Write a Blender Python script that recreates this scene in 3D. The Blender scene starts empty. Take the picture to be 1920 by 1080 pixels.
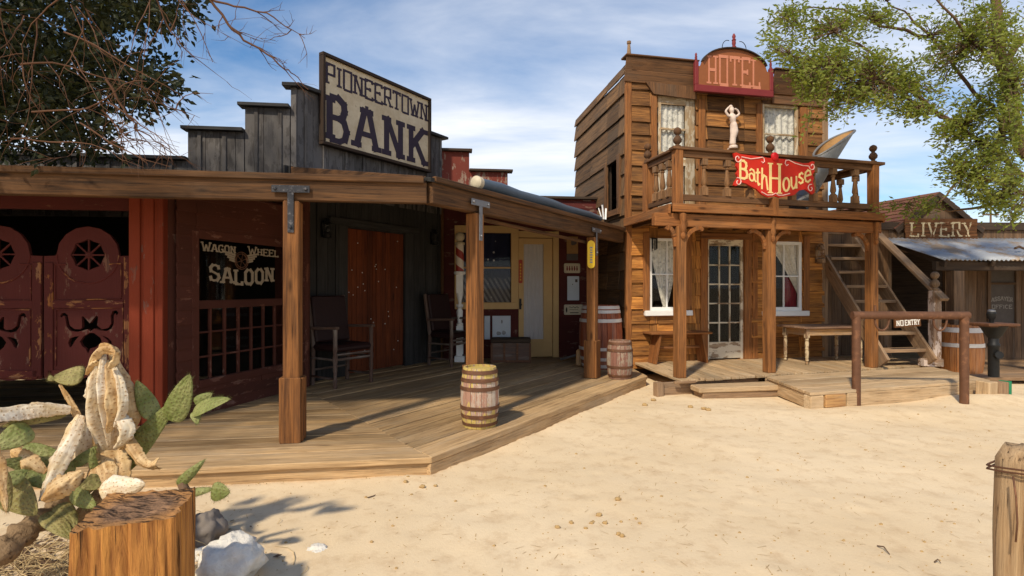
import bpy, math, random
from mathutils import Vector, Matrix, noise
from mathutils.geometry import delaunay_2d_cdt
R = math.radians
random.seed(7)
S = bpy.context.scene
COL = S.collection
V = Vector

# ---------------------------------------------------------------- camera, sky, sun, exposure
F, H = 1000.0, 1.4
cd = bpy.data.cameras.new('camera'); cam = bpy.data.objects.new('camera', cd); COL.objects.link(cam)
cam.location = (0, 0, H); cam.rotation_euler = (R(90), 0, 0)
cd.sensor_width = 36; cd.lens = 36*F/1920; cd.clip_start = .05; cd.clip_end = 3000
S.camera = cam
SUN_EL, SUN_AZ = R(45), R(30)            # light travels towards (sin az, cos az)
S.view_settings.view_transform = 'Standard'; S.view_settings.look = 'None'
S.view_settings.exposure = 0.0; S.view_settings.gamma = 1
S.render.engine = 'CYCLES'
S.cycles.use_denoising = True
S.cycles.max_bounces = 8; S.cycles.transparent_max_bounces = 12

def nd(nt, t, props=None, **ins):
    n = nt.nodes.new('ShaderNode'+t)
    for k, v in (props or {}).items(): setattr(n, k, v)
    for k, v in ins.items():
        s = n.inputs[int(k[1:])] if k[0] == 'i' and k[1:].isdigit() else n.inputs[k.replace('_', ' ')]
        if isinstance(v, bpy.types.NodeSocket): nt.links.new(v, s)
        elif isinstance(v, bpy.types.Node): nt.links.new(v.outputs[0], s)
        else:
            if s.type == 'RGBA' and len(v) == 3: v = (*v, 1)
            s.default_value = v
    return n
def mixc(nt, f, a, b, mode='MIX'):
    n = nt.nodes.new('ShaderNodeMix'); n.data_type = 'RGBA'; n.blend_type = mode
    for s, v in ((n.inputs[0], f), (n.inputs[6], a), (n.inputs[7], b)):
        if isinstance(v, bpy.types.Node): v = v.outputs[0]
        if isinstance(v, bpy.types.NodeSocket): nt.links.new(v, s)
        else: s.default_value = (*v, 1) if (s.type == 'RGBA' and len(v) == 3) else v
    return n.outputs[2]
def ramp(nt, f, *stops):
    n = nt.nodes.new('ShaderNodeValToRGB'); e = n.color_ramp.elements
    while len(e) < len(stops): e.new(.5)
    for el, (p, c) in zip(e, stops):
        el.position = p; el.color = (c, c, c, 1) if not isinstance(c, tuple) else (*c, 1)
    nt.links.new(f if isinstance(f, bpy.types.NodeSocket) else f.outputs[0], n.inputs[0])
    return n.outputs[0]
def mth(nt, op, a, b=0.0, c=0.0):
    n = nt.nodes.new('ShaderNodeMath'); n.operation = op
    for i, v in enumerate((a, b, c)):
        if isinstance(v, bpy.types.Node): v = v.outputs[0]
        if isinstance(v, bpy.types.NodeSocket): nt.links.new(v, n.inputs[i])
        else: n.inputs[i].default_value = v
    return n.outputs[0]

W = bpy.data.worlds.new('World'); S.world = W; W.use_nodes = True
nt = W.node_tree; nt.nodes.clear()
sky = nd(nt, 'TexSky', dict(sky_type='NISHITA', sun_disc=False, sun_elevation=SUN_EL, sun_rotation=R(180)+SUN_AZ, air_density=1.0, dust_density=.6, ozone_density=1.6))
tc = nd(nt, 'TexCoord')
sx = nd(nt, 'SeparateXYZ', i0=tc.outputs['Generated'])
den = mth(nt, 'ADD', mth(nt, 'MAXIMUM', sx.outputs[2], 0.0), .16)      # project the direction on a flat cloud layer
cx = mth(nt, 'DIVIDE', sx.outputs[0], den); cy = mth(nt, 'DIVIDE', sx.outputs[1], den)
cv = nd(nt, 'CombineXYZ', i0=cx, i1=cy, i2=0.0)
mp = nd(nt, 'Mapping', Vector=cv, Rotation=(0, 0, R(-24)), Scale=(.45, 1.3, 1), Location=(4.3, 1.1, 0))
n1 = nd(nt, 'TexNoise', Vector=mp, Scale=1.15, Detail=7.0, Roughness=.55, Distortion=.5)
n2 = nd(nt, 'TexNoise', Vector=mp, Scale=.42, Detail=3.0, Roughness=.5)
cl = mth(nt, 'ADD', mth(nt, 'MULTIPLY', n1.outputs[0], .62), mth(nt, 'MULTIPLY', n2.outputs[0], .46))
cl = mth(nt, 'ADD', cl, mth(nt, 'MULTIPLY', mth(nt, 'SUBTRACT', .36, sx.outputs[2]), .26))
cf = ramp(nt, cl, (.43, .0), (.55, .40), (.69, .97))
hs = nd(nt, 'HueSaturation', Saturation=1.38, Value=1.0, Color=sky)
mk = mixc(nt, cf, hs.outputs[0], (7.0, 7.15, 7.5))
bg = nd(nt, 'Background', Color=mk, Strength=.15)
nt.links.new(bg.outputs[0], nd(nt, 'OutputWorld').inputs[0])

sl = bpy.data.lights.new('sun', 'SUN'); sl.energy = 4.2; sl.angle = R(3.0); sl.color = (1, .885, .70)
so = bpy.data.objects.new('sun', sl); COL.objects.link(so)
SD = V((math.sin(SUN_AZ)*math.cos(SUN_EL), math.cos(SUN_AZ)*math.cos(SUN_EL), -math.sin(SUN_EL)))
so.rotation_euler = SD.to_track_quat('-Z', 'Y').to_euler(); so.location = (-8, -14, 16)

# ---------------------------------------------------------------- materials
def mat(name, rough=.8, base=(.5, .5, .5), metal=0.0, spec=.3):
    m = bpy.data.materials.new(name); m.use_nodes = True
    b = m.node_tree.nodes['Principled BSDF']
    b.inputs['Base Color'].default_value = (*base, 1); b.inputs['Roughness'].default_value = rough
    b.inputs['Metallic'].default_value = metal; b.inputs['Specular IOR Level'].default_value = spec
    return m, m.node_tree, b
def setc(nt, b, c, name='Base Color'): nt.links.new(c, b.inputs[name])
def bumpit(nt, b, h, st=.3, d=.01):
    n = nd(nt, 'Bump', Strength=st, Distance=d, Height=h); nt.links.new(n.outputs[0], b.inputs['Normal'])

def wood(name, light, dark, var=.28, sc=1.0, rough=.82, bump=.35, grey=(.3, .27, .23), gw=.25, paint=None, pthr=.45, knots=.8, blotch=.35):
    m, nt, b = mat(name, rough)
    at = nd(nt, 'Attribute', dict(attribute_name='gr')); gv = at.outputs['Vector']
    geo = nd(nt, 'NewGeometry'); rnd = geo.outputs['Random Per Island']
    off = nd(nt, 'CombineXYZ', i0=mth(nt, 'MULTIPLY', rnd, 37.0), i1=mth(nt, 'MULTIPLY', rnd, 91.0), i2=mth(nt, 'MULTIPLY', rnd, 53.0))
    vv = nd(nt, 'VectorMath', dict(operation='ADD'), i0=gv, i1=off)
    a1 = nd(nt, 'TexNoise', Vector=nd(nt, 'Mapping', Vector=vv, Scale=(1.1*sc, 22*sc, 22*sc)), Scale=1.5, Detail=7.0, Roughness=.62, Distortion=.9)
    a2 = nd(nt, 'TexNoise', Vector=nd(nt, 'Mapping', Vector=vv, Scale=(2.2*sc, 70*sc, 70*sc)), Scale=1.6, Detail=4.0, Roughness=.7)
    f = mth(nt, 'ADD', mth(nt, 'MULTIPLY', a1.outputs[0], .62), mth(nt, 'MULTIPLY', a2.outputs[0], .38))
    col = mixc(nt, ramp(nt, f, (.39, 0.0), (.60, 1.0)), dark, light)
    wn = nd(nt, 'TexWhiteNoise', dict(noise_dimensions='1D'), W=rnd)
    col = mixc(nt, mth(nt, 'MULTIPLY', wn.outputs[0], gw), col, grey)
    k = mth(nt, 'ADD', mth(nt, 'MULTIPLY', rnd, 2*var), 1-var)
    if blotch:
        ob = nd(nt, 'TexNoise', Vector=nd(nt, 'TexCoord').outputs['Object'], Scale=1.7, Detail=5.0, Roughness=.6)
        k = mth(nt, 'MULTIPLY', k, mth(nt, 'ADD', mth(nt, 'MULTIPLY', ob.outputs[0], 2*blotch), 1-blotch))
        wz = nd(nt, 'TexNoise', Vector=nd(nt, 'Mapping', Vector=vv, Scale=(.9, 4, 4)), Scale=1.0, Detail=6.0, Roughness=.7)
        col = mixc(nt, ramp(nt, wz.outputs[0], (.50, 0.0), (.68, min(.75, 2.2*gw))), col, grey)
    col = mixc(nt, 1.0, col, nd(nt, 'CombineColor', i0=k, i1=k, i2=k), 'MULTIPLY')
    if knots:
        vo = nd(nt, 'TexVoronoi', Vector=nd(nt, 'Mapping', Vector=vv, Scale=(1.5, 5.5, 5.5)), Scale=1.0)
        kn = ramp(nt, vo.outputs['Distance'], (.05, knots), (.13, 0.0))
        col = mixc(nt, kn, col, tuple(c*.35 for c in dark))
    crack = ramp(nt, a2.outputs[0], (.30, .85), (.38, 0.0))
    col = mixc(nt, crack, col, tuple(c*.3 for c in dark))
    if paint:
        pn = nd(nt, 'TexNoise', Vector=nd(nt, 'Mapping', Vector=vv, Scale=(3, 8, 8)), Scale=1.2, Detail=8.0, Roughness=.68)
        pf = ramp(nt, pn.outputs[0], (pthr-.015, 0.0), (pthr+.015, 1.0))
        pv = mixc(nt, 1.0, paint, nd(nt, 'CombineColor', i0=k, i1=k, i2=k), 'MULTIPLY')
        col = mixc(nt, pf, col, pv)
    setc(nt, b, col)
    h = mth(nt, 'SUBTRACT', f, mth(nt, 'MULTIPLY', crack, .5))
    bumpit(nt, b, h, bump, .012)
    return m

def plain(name, c, rough=.6, metal=0.0, var=.15, sc=12, bump=.05, c2=None, thr=.55):
    m, nt, b = mat(name, rough, c, metal)
    n = nd(nt, 'TexNoise', Vector=nd(nt, 'TexCoord').outputs['Object'], Scale=float(sc), Detail=6.0, Roughness=.65)
    k = mth(nt, 'ADD', mth(nt, 'MULTIPLY', n.outputs[0], 2*var), 1-var)
    col = mixc(nt, 1.0, c, nd(nt, 'CombineColor', i0=k, i1=k, i2=k), 'MULTIPLY')
    if c2: col = mixc(nt, ramp(nt, n.outputs[0], (thr-.05, 0.0), (thr+.05, 1.0)), col, c2)
    setc(nt, b, col)
    if bump: bumpit(nt, b, n.outputs[0], bump*4, .004)
    return m

M = {}
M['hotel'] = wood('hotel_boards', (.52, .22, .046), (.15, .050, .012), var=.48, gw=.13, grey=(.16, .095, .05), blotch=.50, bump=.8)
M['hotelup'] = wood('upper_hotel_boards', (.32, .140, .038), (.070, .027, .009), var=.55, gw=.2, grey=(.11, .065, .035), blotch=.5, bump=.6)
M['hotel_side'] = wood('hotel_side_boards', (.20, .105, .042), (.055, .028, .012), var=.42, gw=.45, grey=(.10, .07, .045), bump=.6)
M['trim'] = wood('orange_trim', (.31, .115, .028), (.12, .040, .010), var=.2, gw=.15, grey=(.2, .12, .06))
M['rail'] = wood('rail_wood', (.17, .074, .026), (.055, .024, .009), var=.25, gw=.3, grey=(.10, .065, .04))
M['baluster'] = wood('baluster_wood', (.28, .14, .055), (.11, .05, .018), var=.25, gw=.3, grey=(.2, .13, .08), knots=0)
M['dark'] = wood('dark_wood', (.055, .032, .018), (.02, .011, .007), var=.3, grey=(.055, .042, .03))
M['deck'] = wood('deck_boards', (.50, .325, .155), (.23, .13, .052), var=.28, gw=.3, grey=(.40, .30, .19), bump=.6)
M['deck2'] = wood('sandy_deck_boards', (.52, .36, .20), (.26, .155, .07), var=.2, gw=.35, grey=(.44, .34, .22), bump=.5)
M['beam'] = wood('porch_beam', (.125, .056, .019), (.036, .016, .006), var=.15, gw=.12, grey=(.085, .056, .032), sc=.8, bump=.5)
M['post'] = wood('porch_post', (.29, .115, .030), (.085, .031, .009), var=.15, gw=.10, grey=(.16, .10, .055), sc=.7, bump=.5)
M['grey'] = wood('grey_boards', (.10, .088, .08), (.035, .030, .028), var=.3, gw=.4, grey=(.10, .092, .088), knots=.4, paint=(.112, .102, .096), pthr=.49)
M['greydark'] = wood('dark_grey_boards', (.040, .038, .036), (.016, .015, .014), var=.2, gw=.3, grey=(.04, .038, .036), knots=.3)  # darkened to deepen the porch shade through the colour
M['doorwood'] = wood('bank_door_boards', (.17, .040, .010), (.065, .015, .005), var=.25, gw=.1, grey=(.2, .045, .015))
M['red'] = wood('red_paint', (.16, .06, .03), (.08, .02, .012), var=.15, paint=(.082, .014, .010), pthr=.37, gw=.15)
M['redcol'] = wood('red_column_paint', (.2, .045, .015), (.1, .02, .01), var=.15, paint=(.19, .030, .010), pthr=.37, gw=.15)
M['redsid'] = wood('red_siding', (.2, .07, .04), (.1, .03, .02), var=.15, paint=(.085, .026, .016), pthr=.40, gw=.15)
M['barber'] = wood('barber_red', (.16, .08, .05), (.08, .03, .02), var=.2, paint=(.075, .014, .011), pthr=.39, gw=.1)
M['redtop'] = wood('red_parapet', (.30, .20, .14), (.16, .08, .05), var=.2, paint=(.15, .030, .018), pthr=.46, gw=.2)
M['cream'] = plain('cream_paint', (.56, .36, .15), .55, var=.12, sc=5)
M['white'] = plain('white_paint', (.80, .79, .76), .5, var=.08, sc=8)
M['doorwhite'] = wood('peeling_white', (.45, .33, .2), (.22, .13, .07), paint=(.66, .58, .44), pthr=.47, var=.1, gw=.2)
M['palewood'] = wood('pale_door', (.50, .36, .2), (.3, .17, .07), paint=(.56, .47, .34), pthr=.54, var=.15, gw=.2)
M['iron'] = plain('rusty_iron', (.14, .065, .035), .65, .3, var=.4, sc=14, c2=(.22, .10, .05), thr=.6)
M['steel'] = plain('grey_steel', (.22, .22, .23), .5, .7, var=.3, sc=30)
M['blackiron'] = plain('black_iron', (.02, .02, .02), .5, .4, var=.3, sc=20)
M['leather'] = plain('dark_leather', (.022, .007, .006), .6, var=.3, sc=25)
M['chairwood'] = wood('chair_wood', (.085, .026, .009), (.03, .009, .004), rough=.7, knots=0, blotch=.1)
M['black'] = plain('dark_interior', (.012, .011, .010), .9)  # near black: the darkness of unlit rooms is put into the colour
M['signcream'] = None
M['letter'] = plain('letter_purple', (.035, .022, .035), .7, var=.35, sc=20)
M['lettercream'] = plain('letter_cream', (.62, .50, .36), .6, var=.2, sc=25)
M['letterpink'] = plain('letter_pink', (.55, .21, .12), .6, var=.2, sc=30)
M['letterwhite'] = plain('letter_white', (.75, .72, .66), .7, var=.2, sc=40)
M['letterdark'] = plain('letter_dark', (.02, .018, .016), .7)
M['hotelsign'] = plain('hotel_sign_tan', (.26, .085, .028), .6, var=.18, sc=9)
M['maroon'] = plain('maroon_paint', (.20, .026, .026), .6, var=.2, sc=9)
M['bathred'] = plain('bath_sign_red', (.52, .024, .012), .45, var=.2, sc=6)
M['bathred2'] = plain('bath_sign_knob', (.6, .01, .015), .45)
M['bathcream'] = plain('bath_letters', (.80, .60, .26), .5, var=.1)
M['pinkwhite'] = plain('scroll_pink', (.85, .55, .5), .5)
M['statue'] = plain('statue_plaster', (.70, .56, .47), .75, var=.2, sc=18, c2=(.4, .25, .17), thr=.68)
M['zinc'] = plain('zinc', (.25, .245, .235), .55, .35, var=.3, sc=7)
M['rustzinc'] = plain('rusty_zinc', (.36, .20, .075), .8, .0, var=.45, sc=9)
M['tarp'] = plain('blue_tarp', (.085, .115, .15), .45, var=.2, sc=10, bump=.2)
M['paper'] = plain('paper', (.55, .60, .66), .7, var=.12, sc=6)
M['posterdark'] = plain('poster_dark', (.10, .085, .08), .7, var=.3, sc=8)
M['enamel'] = plain('enamel_cream', (.55, .47, .33), .5, var=.2, sc=30)
M['yellow'] = plain('yellow_enamel', (.70, .45, .02), .4, var=.15, sc=20)
M['redsign'] = plain('red_enamel', (.40, .045, .015), .5)
M['green'] = plain('green_paint', (.02, .20, .09), .6)
M['hoopwhite'] = plain('pale_hoop', (.60, .56, .52), .55, .2)
M['barrelred'] = wood('red_barrel', (.34, .09, .03), (.16, .025, .008), var=.15, gw=.1, rough=.55, knots=0)
M['barrelorange'] = wood('orange_barrel', (.48, .19, .05), (.28, .09, .02), var=.12, gw=.1, rough=.5, knots=0)
M['rock'] = plain('white_rock', (.74, .69, .60), .9, var=.3, sc=16, bump=1.2)
M['rockgrey'] = plain('grey_rock', (.20, .17, .145), .9, var=.3, sc=9, bump=.4)
M['straw'] = plain('straw', (.62, .46, .24), .8, var=.3, sc=9)
M['bark'] = plain('bark', (.14, .085, .05), .95, var=.5, sc=22, bump=.6)
M['twig'] = plain('twig', (.125, .060, .032), .85, var=.4, sc=15)
M['clod'] = plain('clod', (.42, .275, .12), .95, var=.4, sc=40, bump=.3)
M['flesh'] = plain('red_curtain', (.22, .02, .03), .8, var=.3)
M['faint'] = plain('faint_letters', (.30, .28, .25), .8)
M['chalk'] = plain('slate', (.10, .085, .075), .7, var=.3)

def cream_board():
    m, nt, b = mat('weathered_cream_board', .75)
    ob = nd(nt, 'TexCoord').outputs['Object']
    a = nd(nt, 'TexNoise', Vector=ob, Scale=3.0, Detail=8.0, Roughness=.7)
    c = nd(nt, 'TexNoise', Vector=ob, Scale=17.0, Detail=5.0, Roughness=.7)
    col = mixc(nt, ramp(nt, a.outputs[0], (.35, 0.0), (.65, 1.0)), (.50, .38, .225), (.68, .56, .38))
    sp = mth(nt, 'MULTIPLY', ramp(nt, c.outputs[0], (.60, 0.0), (.70, .8)), ramp(nt, a.outputs[0], (.42, 0.0), (.6, 1.0)))
    col = mixc(nt, sp, col, (.20, .12, .06)); setc(nt, b, col); bumpit(nt, b, c.outputs[0], .15, .004)
    return m
M['signcream'] = cream_board()

def glass(name='window_glass', dark=.0):
    m = bpy.data.materials.new(name); m.use_nodes = True; nt = m.node_tree; nt.nodes.clear()
    lw = nd(nt, 'LayerWeight', Blend=.5); fr = nd(nt, 'Math', dict(operation='MULTIPLY_ADD'), i0=mth(nt, 'POWER', lw.outputs['Facing'], 4.0), i1=.5, i2=.010)
    wv = nd(nt, 'TexNoise', Vector=nd(nt, 'TexCoord').outputs['Object'], Scale=1.6, Detail=1.0)
    bp = nd(nt, 'Bump', Strength=.015, Distance=.05, Height=wv.outputs[0])
    gl = nd(nt, 'BsdfGlossy', Color=(.95, .97, 1), Roughness=.02, Normal=bp.outputs[0]); tr = nd(nt, 'BsdfTransparent', Color=(.96, .965, .96))
    mx = nt.nodes.new('ShaderNodeMixShader')
    nt.links.new(fr.outputs[0], mx.inputs[0]); nt.links.new(tr.outputs[0], mx.inputs[1]); nt.links.new(gl.outputs[0], mx.inputs[2])
    nt.links.new(mx.outputs[0], nd(nt, 'OutputMaterial').inputs[0])
    return m
M['glass'] = glass()

def lace(name, cut=.47, col=(.88, .83, .74), sc=16.0):
    m, nt, b = mat(name, .9, col)
    ob = nd(nt, 'TexCoord').outputs['Object']
    n = nd(nt, 'TexNoise', Vector=ob, Scale=sc, Detail=5.0, Roughness=.7)
    n0 = nd(nt, 'TexVoronoi', Vector=ob, Scale=sc*.55)
    a = mth(nt, 'ADD', mth(nt, 'MULTIPLY', n.outputs[0], .8), mth(nt, 'MULTIPLY', n0.outputs['Distance'], .22))
    setc(nt, b, ramp(nt, a, (cut-.06, .55), (cut+.06, 1.0)), 'Alpha')
    setc(nt, b, mixc(nt, n0.outputs['Distance'], col, tuple(c*.7 for c in col)))
    return m
M['lace'] = lace('lace_curtain', .47)
M['sheer'] = lace('sheer_curtain', .40, (.85, .78, .68), 30)
M['cloth'] = plain('grey_cloth', (.50, .47, .46), .9, var=.12, sc=7)
M['flag'] = None

def leafmat(name, c1, c2, tr=.35, rough=.5):
    m = bpy.data.materials.new(name); m.use_nodes = True; nt = m.node_tree; nt.nodes.clear()
    g = nd(nt, 'NewGeometry'); c = mixc(nt, g.outputs['Random Per Island'], c1, c2)
    d = nd(nt, 'BsdfPrincipled', Roughness=rough); nt.links.new(c, d.inputs[0]); d.inputs['Specular IOR Level'].default_value = .3
    t = nd(nt, 'BsdfTranslucent'); nt.links.new(mixc(nt, 1.0, c, (1.3, 1.25, .45), 'MULTIPLY'), t.inputs[0])
    mx = nd(nt, 'MixShader', i0=tr); nt.links.new(d.outputs[0], mx.inputs[1]); nt.links.new(t.outputs[0], mx.inputs[2])
    nt.links.new(mx.outputs[0], nd(nt, 'OutputMaterial').inputs[0])
    return m
M['leafshade'] = leafmat('shaded_leaf', (.018, .026, .009), (.045, .05, .016), .2)  # the crown's own shade is put into this leaf colour
M['leaf'] = leafmat('olive_leaf', (.14, .185, .026), (.30, .33, .075), .46)

def cactus_mat(name, c1, c2, edge):
    m, nt, b = mat(name, .6)
    at = nd(nt, 'Attribute', dict(attribute_name='gr')).outputs['Vector']
    n = nd(nt, 'TexNoise', Vector=at, Scale=9.0, Detail=6.0, Roughness=.65)
    col = mixc(nt, ramp(nt, n.outputs[0], (.38, 0.0), (.62, 1.0)), c1, c2)
    vo = nd(nt, 'TexVoronoi', dict(voronoi_dimensions='2D'), Vector=at, Scale=46.0, Randomness=.6)
    col = mixc(nt, ramp(nt, vo.outputs['Distance'], (.10, .75), (.19, 0.0)), col, edge)
    n2 = nd(nt, 'TexNoise', Vector=at, Scale=34.0, Detail=5.0, Roughness=.7)
    col = mixc(nt, ramp(nt, n2.outputs[0], (.52, 0.0), (.72, .55)), col, edge)
    if 'dry' in name or 'pale' in name:
        st = nd(nt, 'TexNoise', Vector=nd(nt, 'Mapping', Vector=at, Scale=(6, 40, 1)), Scale=1.0, Detail=6.0, Roughness=.65)
        col = mixc(nt, ramp(nt, st.outputs[0], (.42, .42), (.56, 0.0)), col, edge)
    setc(nt, b, col)
    bumpit(nt, b, mth(nt, 'ADD', mth(nt, 'ADD', n.outputs[0], mth(nt, 'MULTIPLY', n2.outputs[0], .5)), mth(nt, 'MULTIPLY', vo.outputs['Distance'], -.5)), .4 if 'dry' in name or 'pale' in name else .9, .010)
    return m
M['pad'] = cactus_mat('cactus_green', (.14, .165, .038), (.27, .275, .10), (.10, .07, .025))
M['padolive'] = cactus_mat('cactus_olive', (.17, .15, .04), (.30, .25, .09), (.13, .075, .03))
def papery(m):
    nt = m.node_tree; b = nt.nodes['Principled BSDF']; o = nt.nodes['Material Output']; t = nd(nt, 'BsdfTranslucent')
    nt.links.new(b.inputs['Base Color'].links[0].from_socket, t.inputs[0]); nt.links.new(b.inputs['Normal'].links[0].from_socket, t.inputs['Normal'])
    x = nd(nt, 'MixShader', i0=.15); nt.links.new(b.outputs[0], x.inputs[1]); nt.links.new(t.outputs[0], x.inputs[2]); nt.links.new(x.outputs[0], o.inputs[0]); return m
M['paddry'] = papery(cactus_mat('cactus_dry', (.54, .32, .115), (.80, .60, .33), (.30, .14, .045)))
M['padpale'] = papery(cactus_mat('cactus_pale', (.74, .58, .34), (.90, .82, .66), (.42, .24, .10)))

def barrel_mat(name, cols, seed):
    m, nt, b = mat(name, .8)
    at = nd(nt, 'Attribute', dict(attribute_name='gr')).outputs['Vector']
    g = nd(nt, 'NewGeometry'); rnd = g.outputs['Random Per Island']
    sh = nd(nt, 'VectorMath', dict(operation='ADD'), i0=at, i1=nd(nt, 'CombineXYZ', i0=0.0, i1=mth(nt, 'MULTIPLY', rnd, 19.0), i2=float(seed)))
    n1 = nd(nt, 'TexNoise', Vector=nd(nt, 'Mapping', Vector=sh, Scale=(5, 18, 18)), Scale=1.0, Detail=8.0, Roughness=.7)
    n2 = nd(nt, 'TexNoise', Vector=nd(nt, 'Mapping', Vector=sh, Scale=(9, 30, 30)), Scale=1.4, Detail=8.0, Roughness=.75)
    zz = nd(nt, 'SeparateXYZ', i0=at).outputs[0]
    k = mth(nt, 'ADD', n1.outputs[0], mth(nt, 'MULTIPLY', mth(nt, 'ABSOLUTE', mth(nt, 'SUBTRACT', zz, .29)), .75))
    base = mixc(nt, ramp(nt, n2.outputs[0], (.40, 0.0), (.60, 1.0)), cols[0], cols[1])
    base = mixc(nt, ramp(nt, mth(nt, 'ADD', mth(nt, 'MULTIPLY', rnd, .3), mth(nt, 'MULTIPLY', n2.outputs[0], .7)), (.48, 0.0), (.56, 1.0)), base, cols[2])
    col = mixc(nt, ramp(nt, k, (.625, 0.0), (.655, 1.0)), base, cols[3])
    col = mixc(nt, ramp(nt, n2.outputs[0], (.32, .9), (.37, 0.0)), col, (.05, .03, .018))
    setc(nt, b, col); bumpit(nt, b, n2.outputs[0], .5, .006)
    return m
M['barrelyellow'] = barrel_mat('peeling_yellow_barrel', ((.42, .33, .25), (.55, .47, .39), (.36, .20, .14), (.50, .37, .11)), 1)
M['barrelgrey'] = barrel_mat('peeling_grey_barrel', ((.30, .24, .17), (.40, .34, .27), (.22, .10, .07), (.26, .15, .10)), 5)

def sand_mat():
    m, nt, b = mat('sand', .95, spec=.1)
    g = nd(nt, 'NewGeometry').outputs['Position']
    a = nd(nt, 'TexNoise', Vector=g, Scale=.55, Detail=5.0, Roughness=.6)
    c = nd(nt, 'TexNoise', Vector=g, Scale=6.0, Detail=8.0, Roughness=.7)
    f = nd(nt, 'TexNoise', Vector=g, Scale=70.0, Detail=5.0, Roughness=.75)
    col = mixc(nt, ramp(nt, a.outputs[0], (.35, 0.0), (.65, 1.0)), (.69, .53, .33), (.765, .61, .405))
    col = mixc(nt, ramp(nt, c.outputs[0], (.30, .55), (.50, 0.0)), col, (.50, .34, .19))
    col = mixc(nt, ramp(nt, f.outputs[0], (.60, 0.0), (.72, .5)), col, (.80, .68, .50))
    col = mixc(nt, ramp(nt, f.outputs[0], (.28, .7), (.38, 0.0)), col, (.36, .23, .12))
    setc(nt, b, col)
    h = mth(nt, 'ADD', mth(nt, 'MULTIPLY', c.outputs[0], 1.0), mth(nt, 'MULTIPLY', f.outputs[0], .45))
    bumpit(nt, b, h, .28, .02)
    return m
M['sand'] = sand_mat()

def stump_mats():
    m, nt, b = mat('stump_side', .8)
    at = nd(nt, 'Attribute', dict(attribute_name='gr')).outputs['Vector']
    a1 = nd(nt, 'TexNoise', Vector=nd(nt, 'Mapping', Vector=at, Scale=(2.0, 26, 26)), Scale=1.2, Detail=8.0, Roughness=.65, Distortion=.8)
    a2 = nd(nt, 'TexNoise', Vector=nd(nt, 'Mapping', Vector=at, Scale=(1.3, 30, 30)), Scale=1.6, Detail=3.0, Roughness=.6)
    col = mixc(nt, ramp(nt, a1.outputs[0], (.34, 0.0), (.50, .55), (.66, 1.0)), (.19, .065, .016), (.58, .26, .06))
    cr = ramp(nt, a2.outputs[0], (.31, 1.0), (.375, 0.0))
    col = mixc(nt, cr, col, (.035, .012, .005)); setc(nt, b, col)
    bumpit(nt, b, mth(nt, 'SUBTRACT', a1.outputs[0], cr), 1.0, .02)
    m2, nt, b = mat('stump_top', .9)
    ob = nd(nt, 'Attribute', dict(attribute_name='gr')).outputs['Vector']
    v = nd(nt, 'TexNoise', Vector=nd(nt, 'Mapping', Vector=ob, Rotation=(0, 0, R(28)), Scale=(9, 62, 1)), Scale=1.0, Detail=5.0, Roughness=.6, Distortion=.6)
    v2 = nd(nt, 'TexNoise', Vector=nd(nt, 'Mapping', Vector=ob, Rotation=(0, 0, R(-62)), Scale=(14, 80, 1)), Scale=1.0, Detail=3.0)
    n = nd(nt, 'TexNoise', Vector=ob, Scale=16.0, Detail=8.0, Roughness=.7)
    col = mixc(nt, ramp(nt, n.outputs[0], (.36, 0.0), (.62, 1.0)), (.12, .07, .042), (.36, .20, .105))
    ln = nd(nt, 'VectorMath', dict(operation='LENGTH'), i0=nd(nt, 'Mapping', Vector=ob, Scale=(1, 1, 0)))
    ed = mth(nt, 'ADD', ln.outputs['Value'], mth(nt, 'MULTIPLY', n.outputs[0], .10))
    col = mixc(nt, ramp(nt, ed, (.15, 0.0), (.215, 1.0)), col, (.44, .21, .07))
    cr = mth(nt, 'MAXIMUM', ramp(nt, v.outputs[0], (.38, .9), (.45, 0.0)), ramp(nt, v2.outputs[0], (.34, .7), (.40, 0.0)))
    col = mixc(nt, cr, col, (.022, .013, .009)); setc(nt, b, col)
    bumpit(nt, b, mth(nt, 'SUBTRACT', n.outputs[0], cr), 1.0, .02)
    return m, m2
M['stumpside'], M['stumptop'] = stump_mats()
M['logpost'] = wood('log_post', (.50, .33, .17), (.24, .13, .055), sc=.8, bump=.8, var=.05, knots=.4, gw=.3, grey=(.38, .27, .16))
M['shingle'] = plain('roof_shingle', (.165, .068, .042), .9, var=.4, sc=5, bump=.2)
M['tin'] = plain('corrugated_tin', (.40, .415, .435), .55, .3, var=.3, sc=2.5, c2=(.38, .28, .19), thr=.56)
M['liv'] = wood('livery_boards', (.20, .115, .06), (.07, .038, .02), var=.3, gw=.35, grey=(.15, .11, .08))
M['livsign'] = wood('livery_sign_board', (.17, .068, .022), (.06, .024, .008), var=.1, gw=0)
M['stair'] = wood('stair_wood', (.34, .205, .105), (.13, .07, .032), var=.25, gw=.4, grey=(.22, .16, .11))
M['tabletop'] = wood('table_top', (.28, .15, .07), (.10, .025, .008), var=.15)
M['tablewood'] = wood('table_apron', (.55, .30, .09), (.30, .13, .03), var=.15, knots=0)
M['tableleg'] = wood('table_leg_paint', (.36, .2, .09), (.16, .08, .03), paint=(.52, .40, .24), pthr=.50, var=.1, knots=0)
M['newel'] = wood('newel_paint', (.36, .2, .1), (.17, .08, .035), paint=(.62, .50, .42), pthr=.53, var=.1, knots=0)

# ---------------------------------------------------------------- geometry helpers
def P(px, py, d): return V(((px-960)/F*d, d, H+(540-py)/F*d))
def G(px, py, z=0.0):
    d = (H-z)*F/(py-540); return V(((px-960)/F*d, d, z))
X, Y, Z = V((1, 0, 0)), V((0, 1, 0)), V((0, 0, 1))

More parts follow.
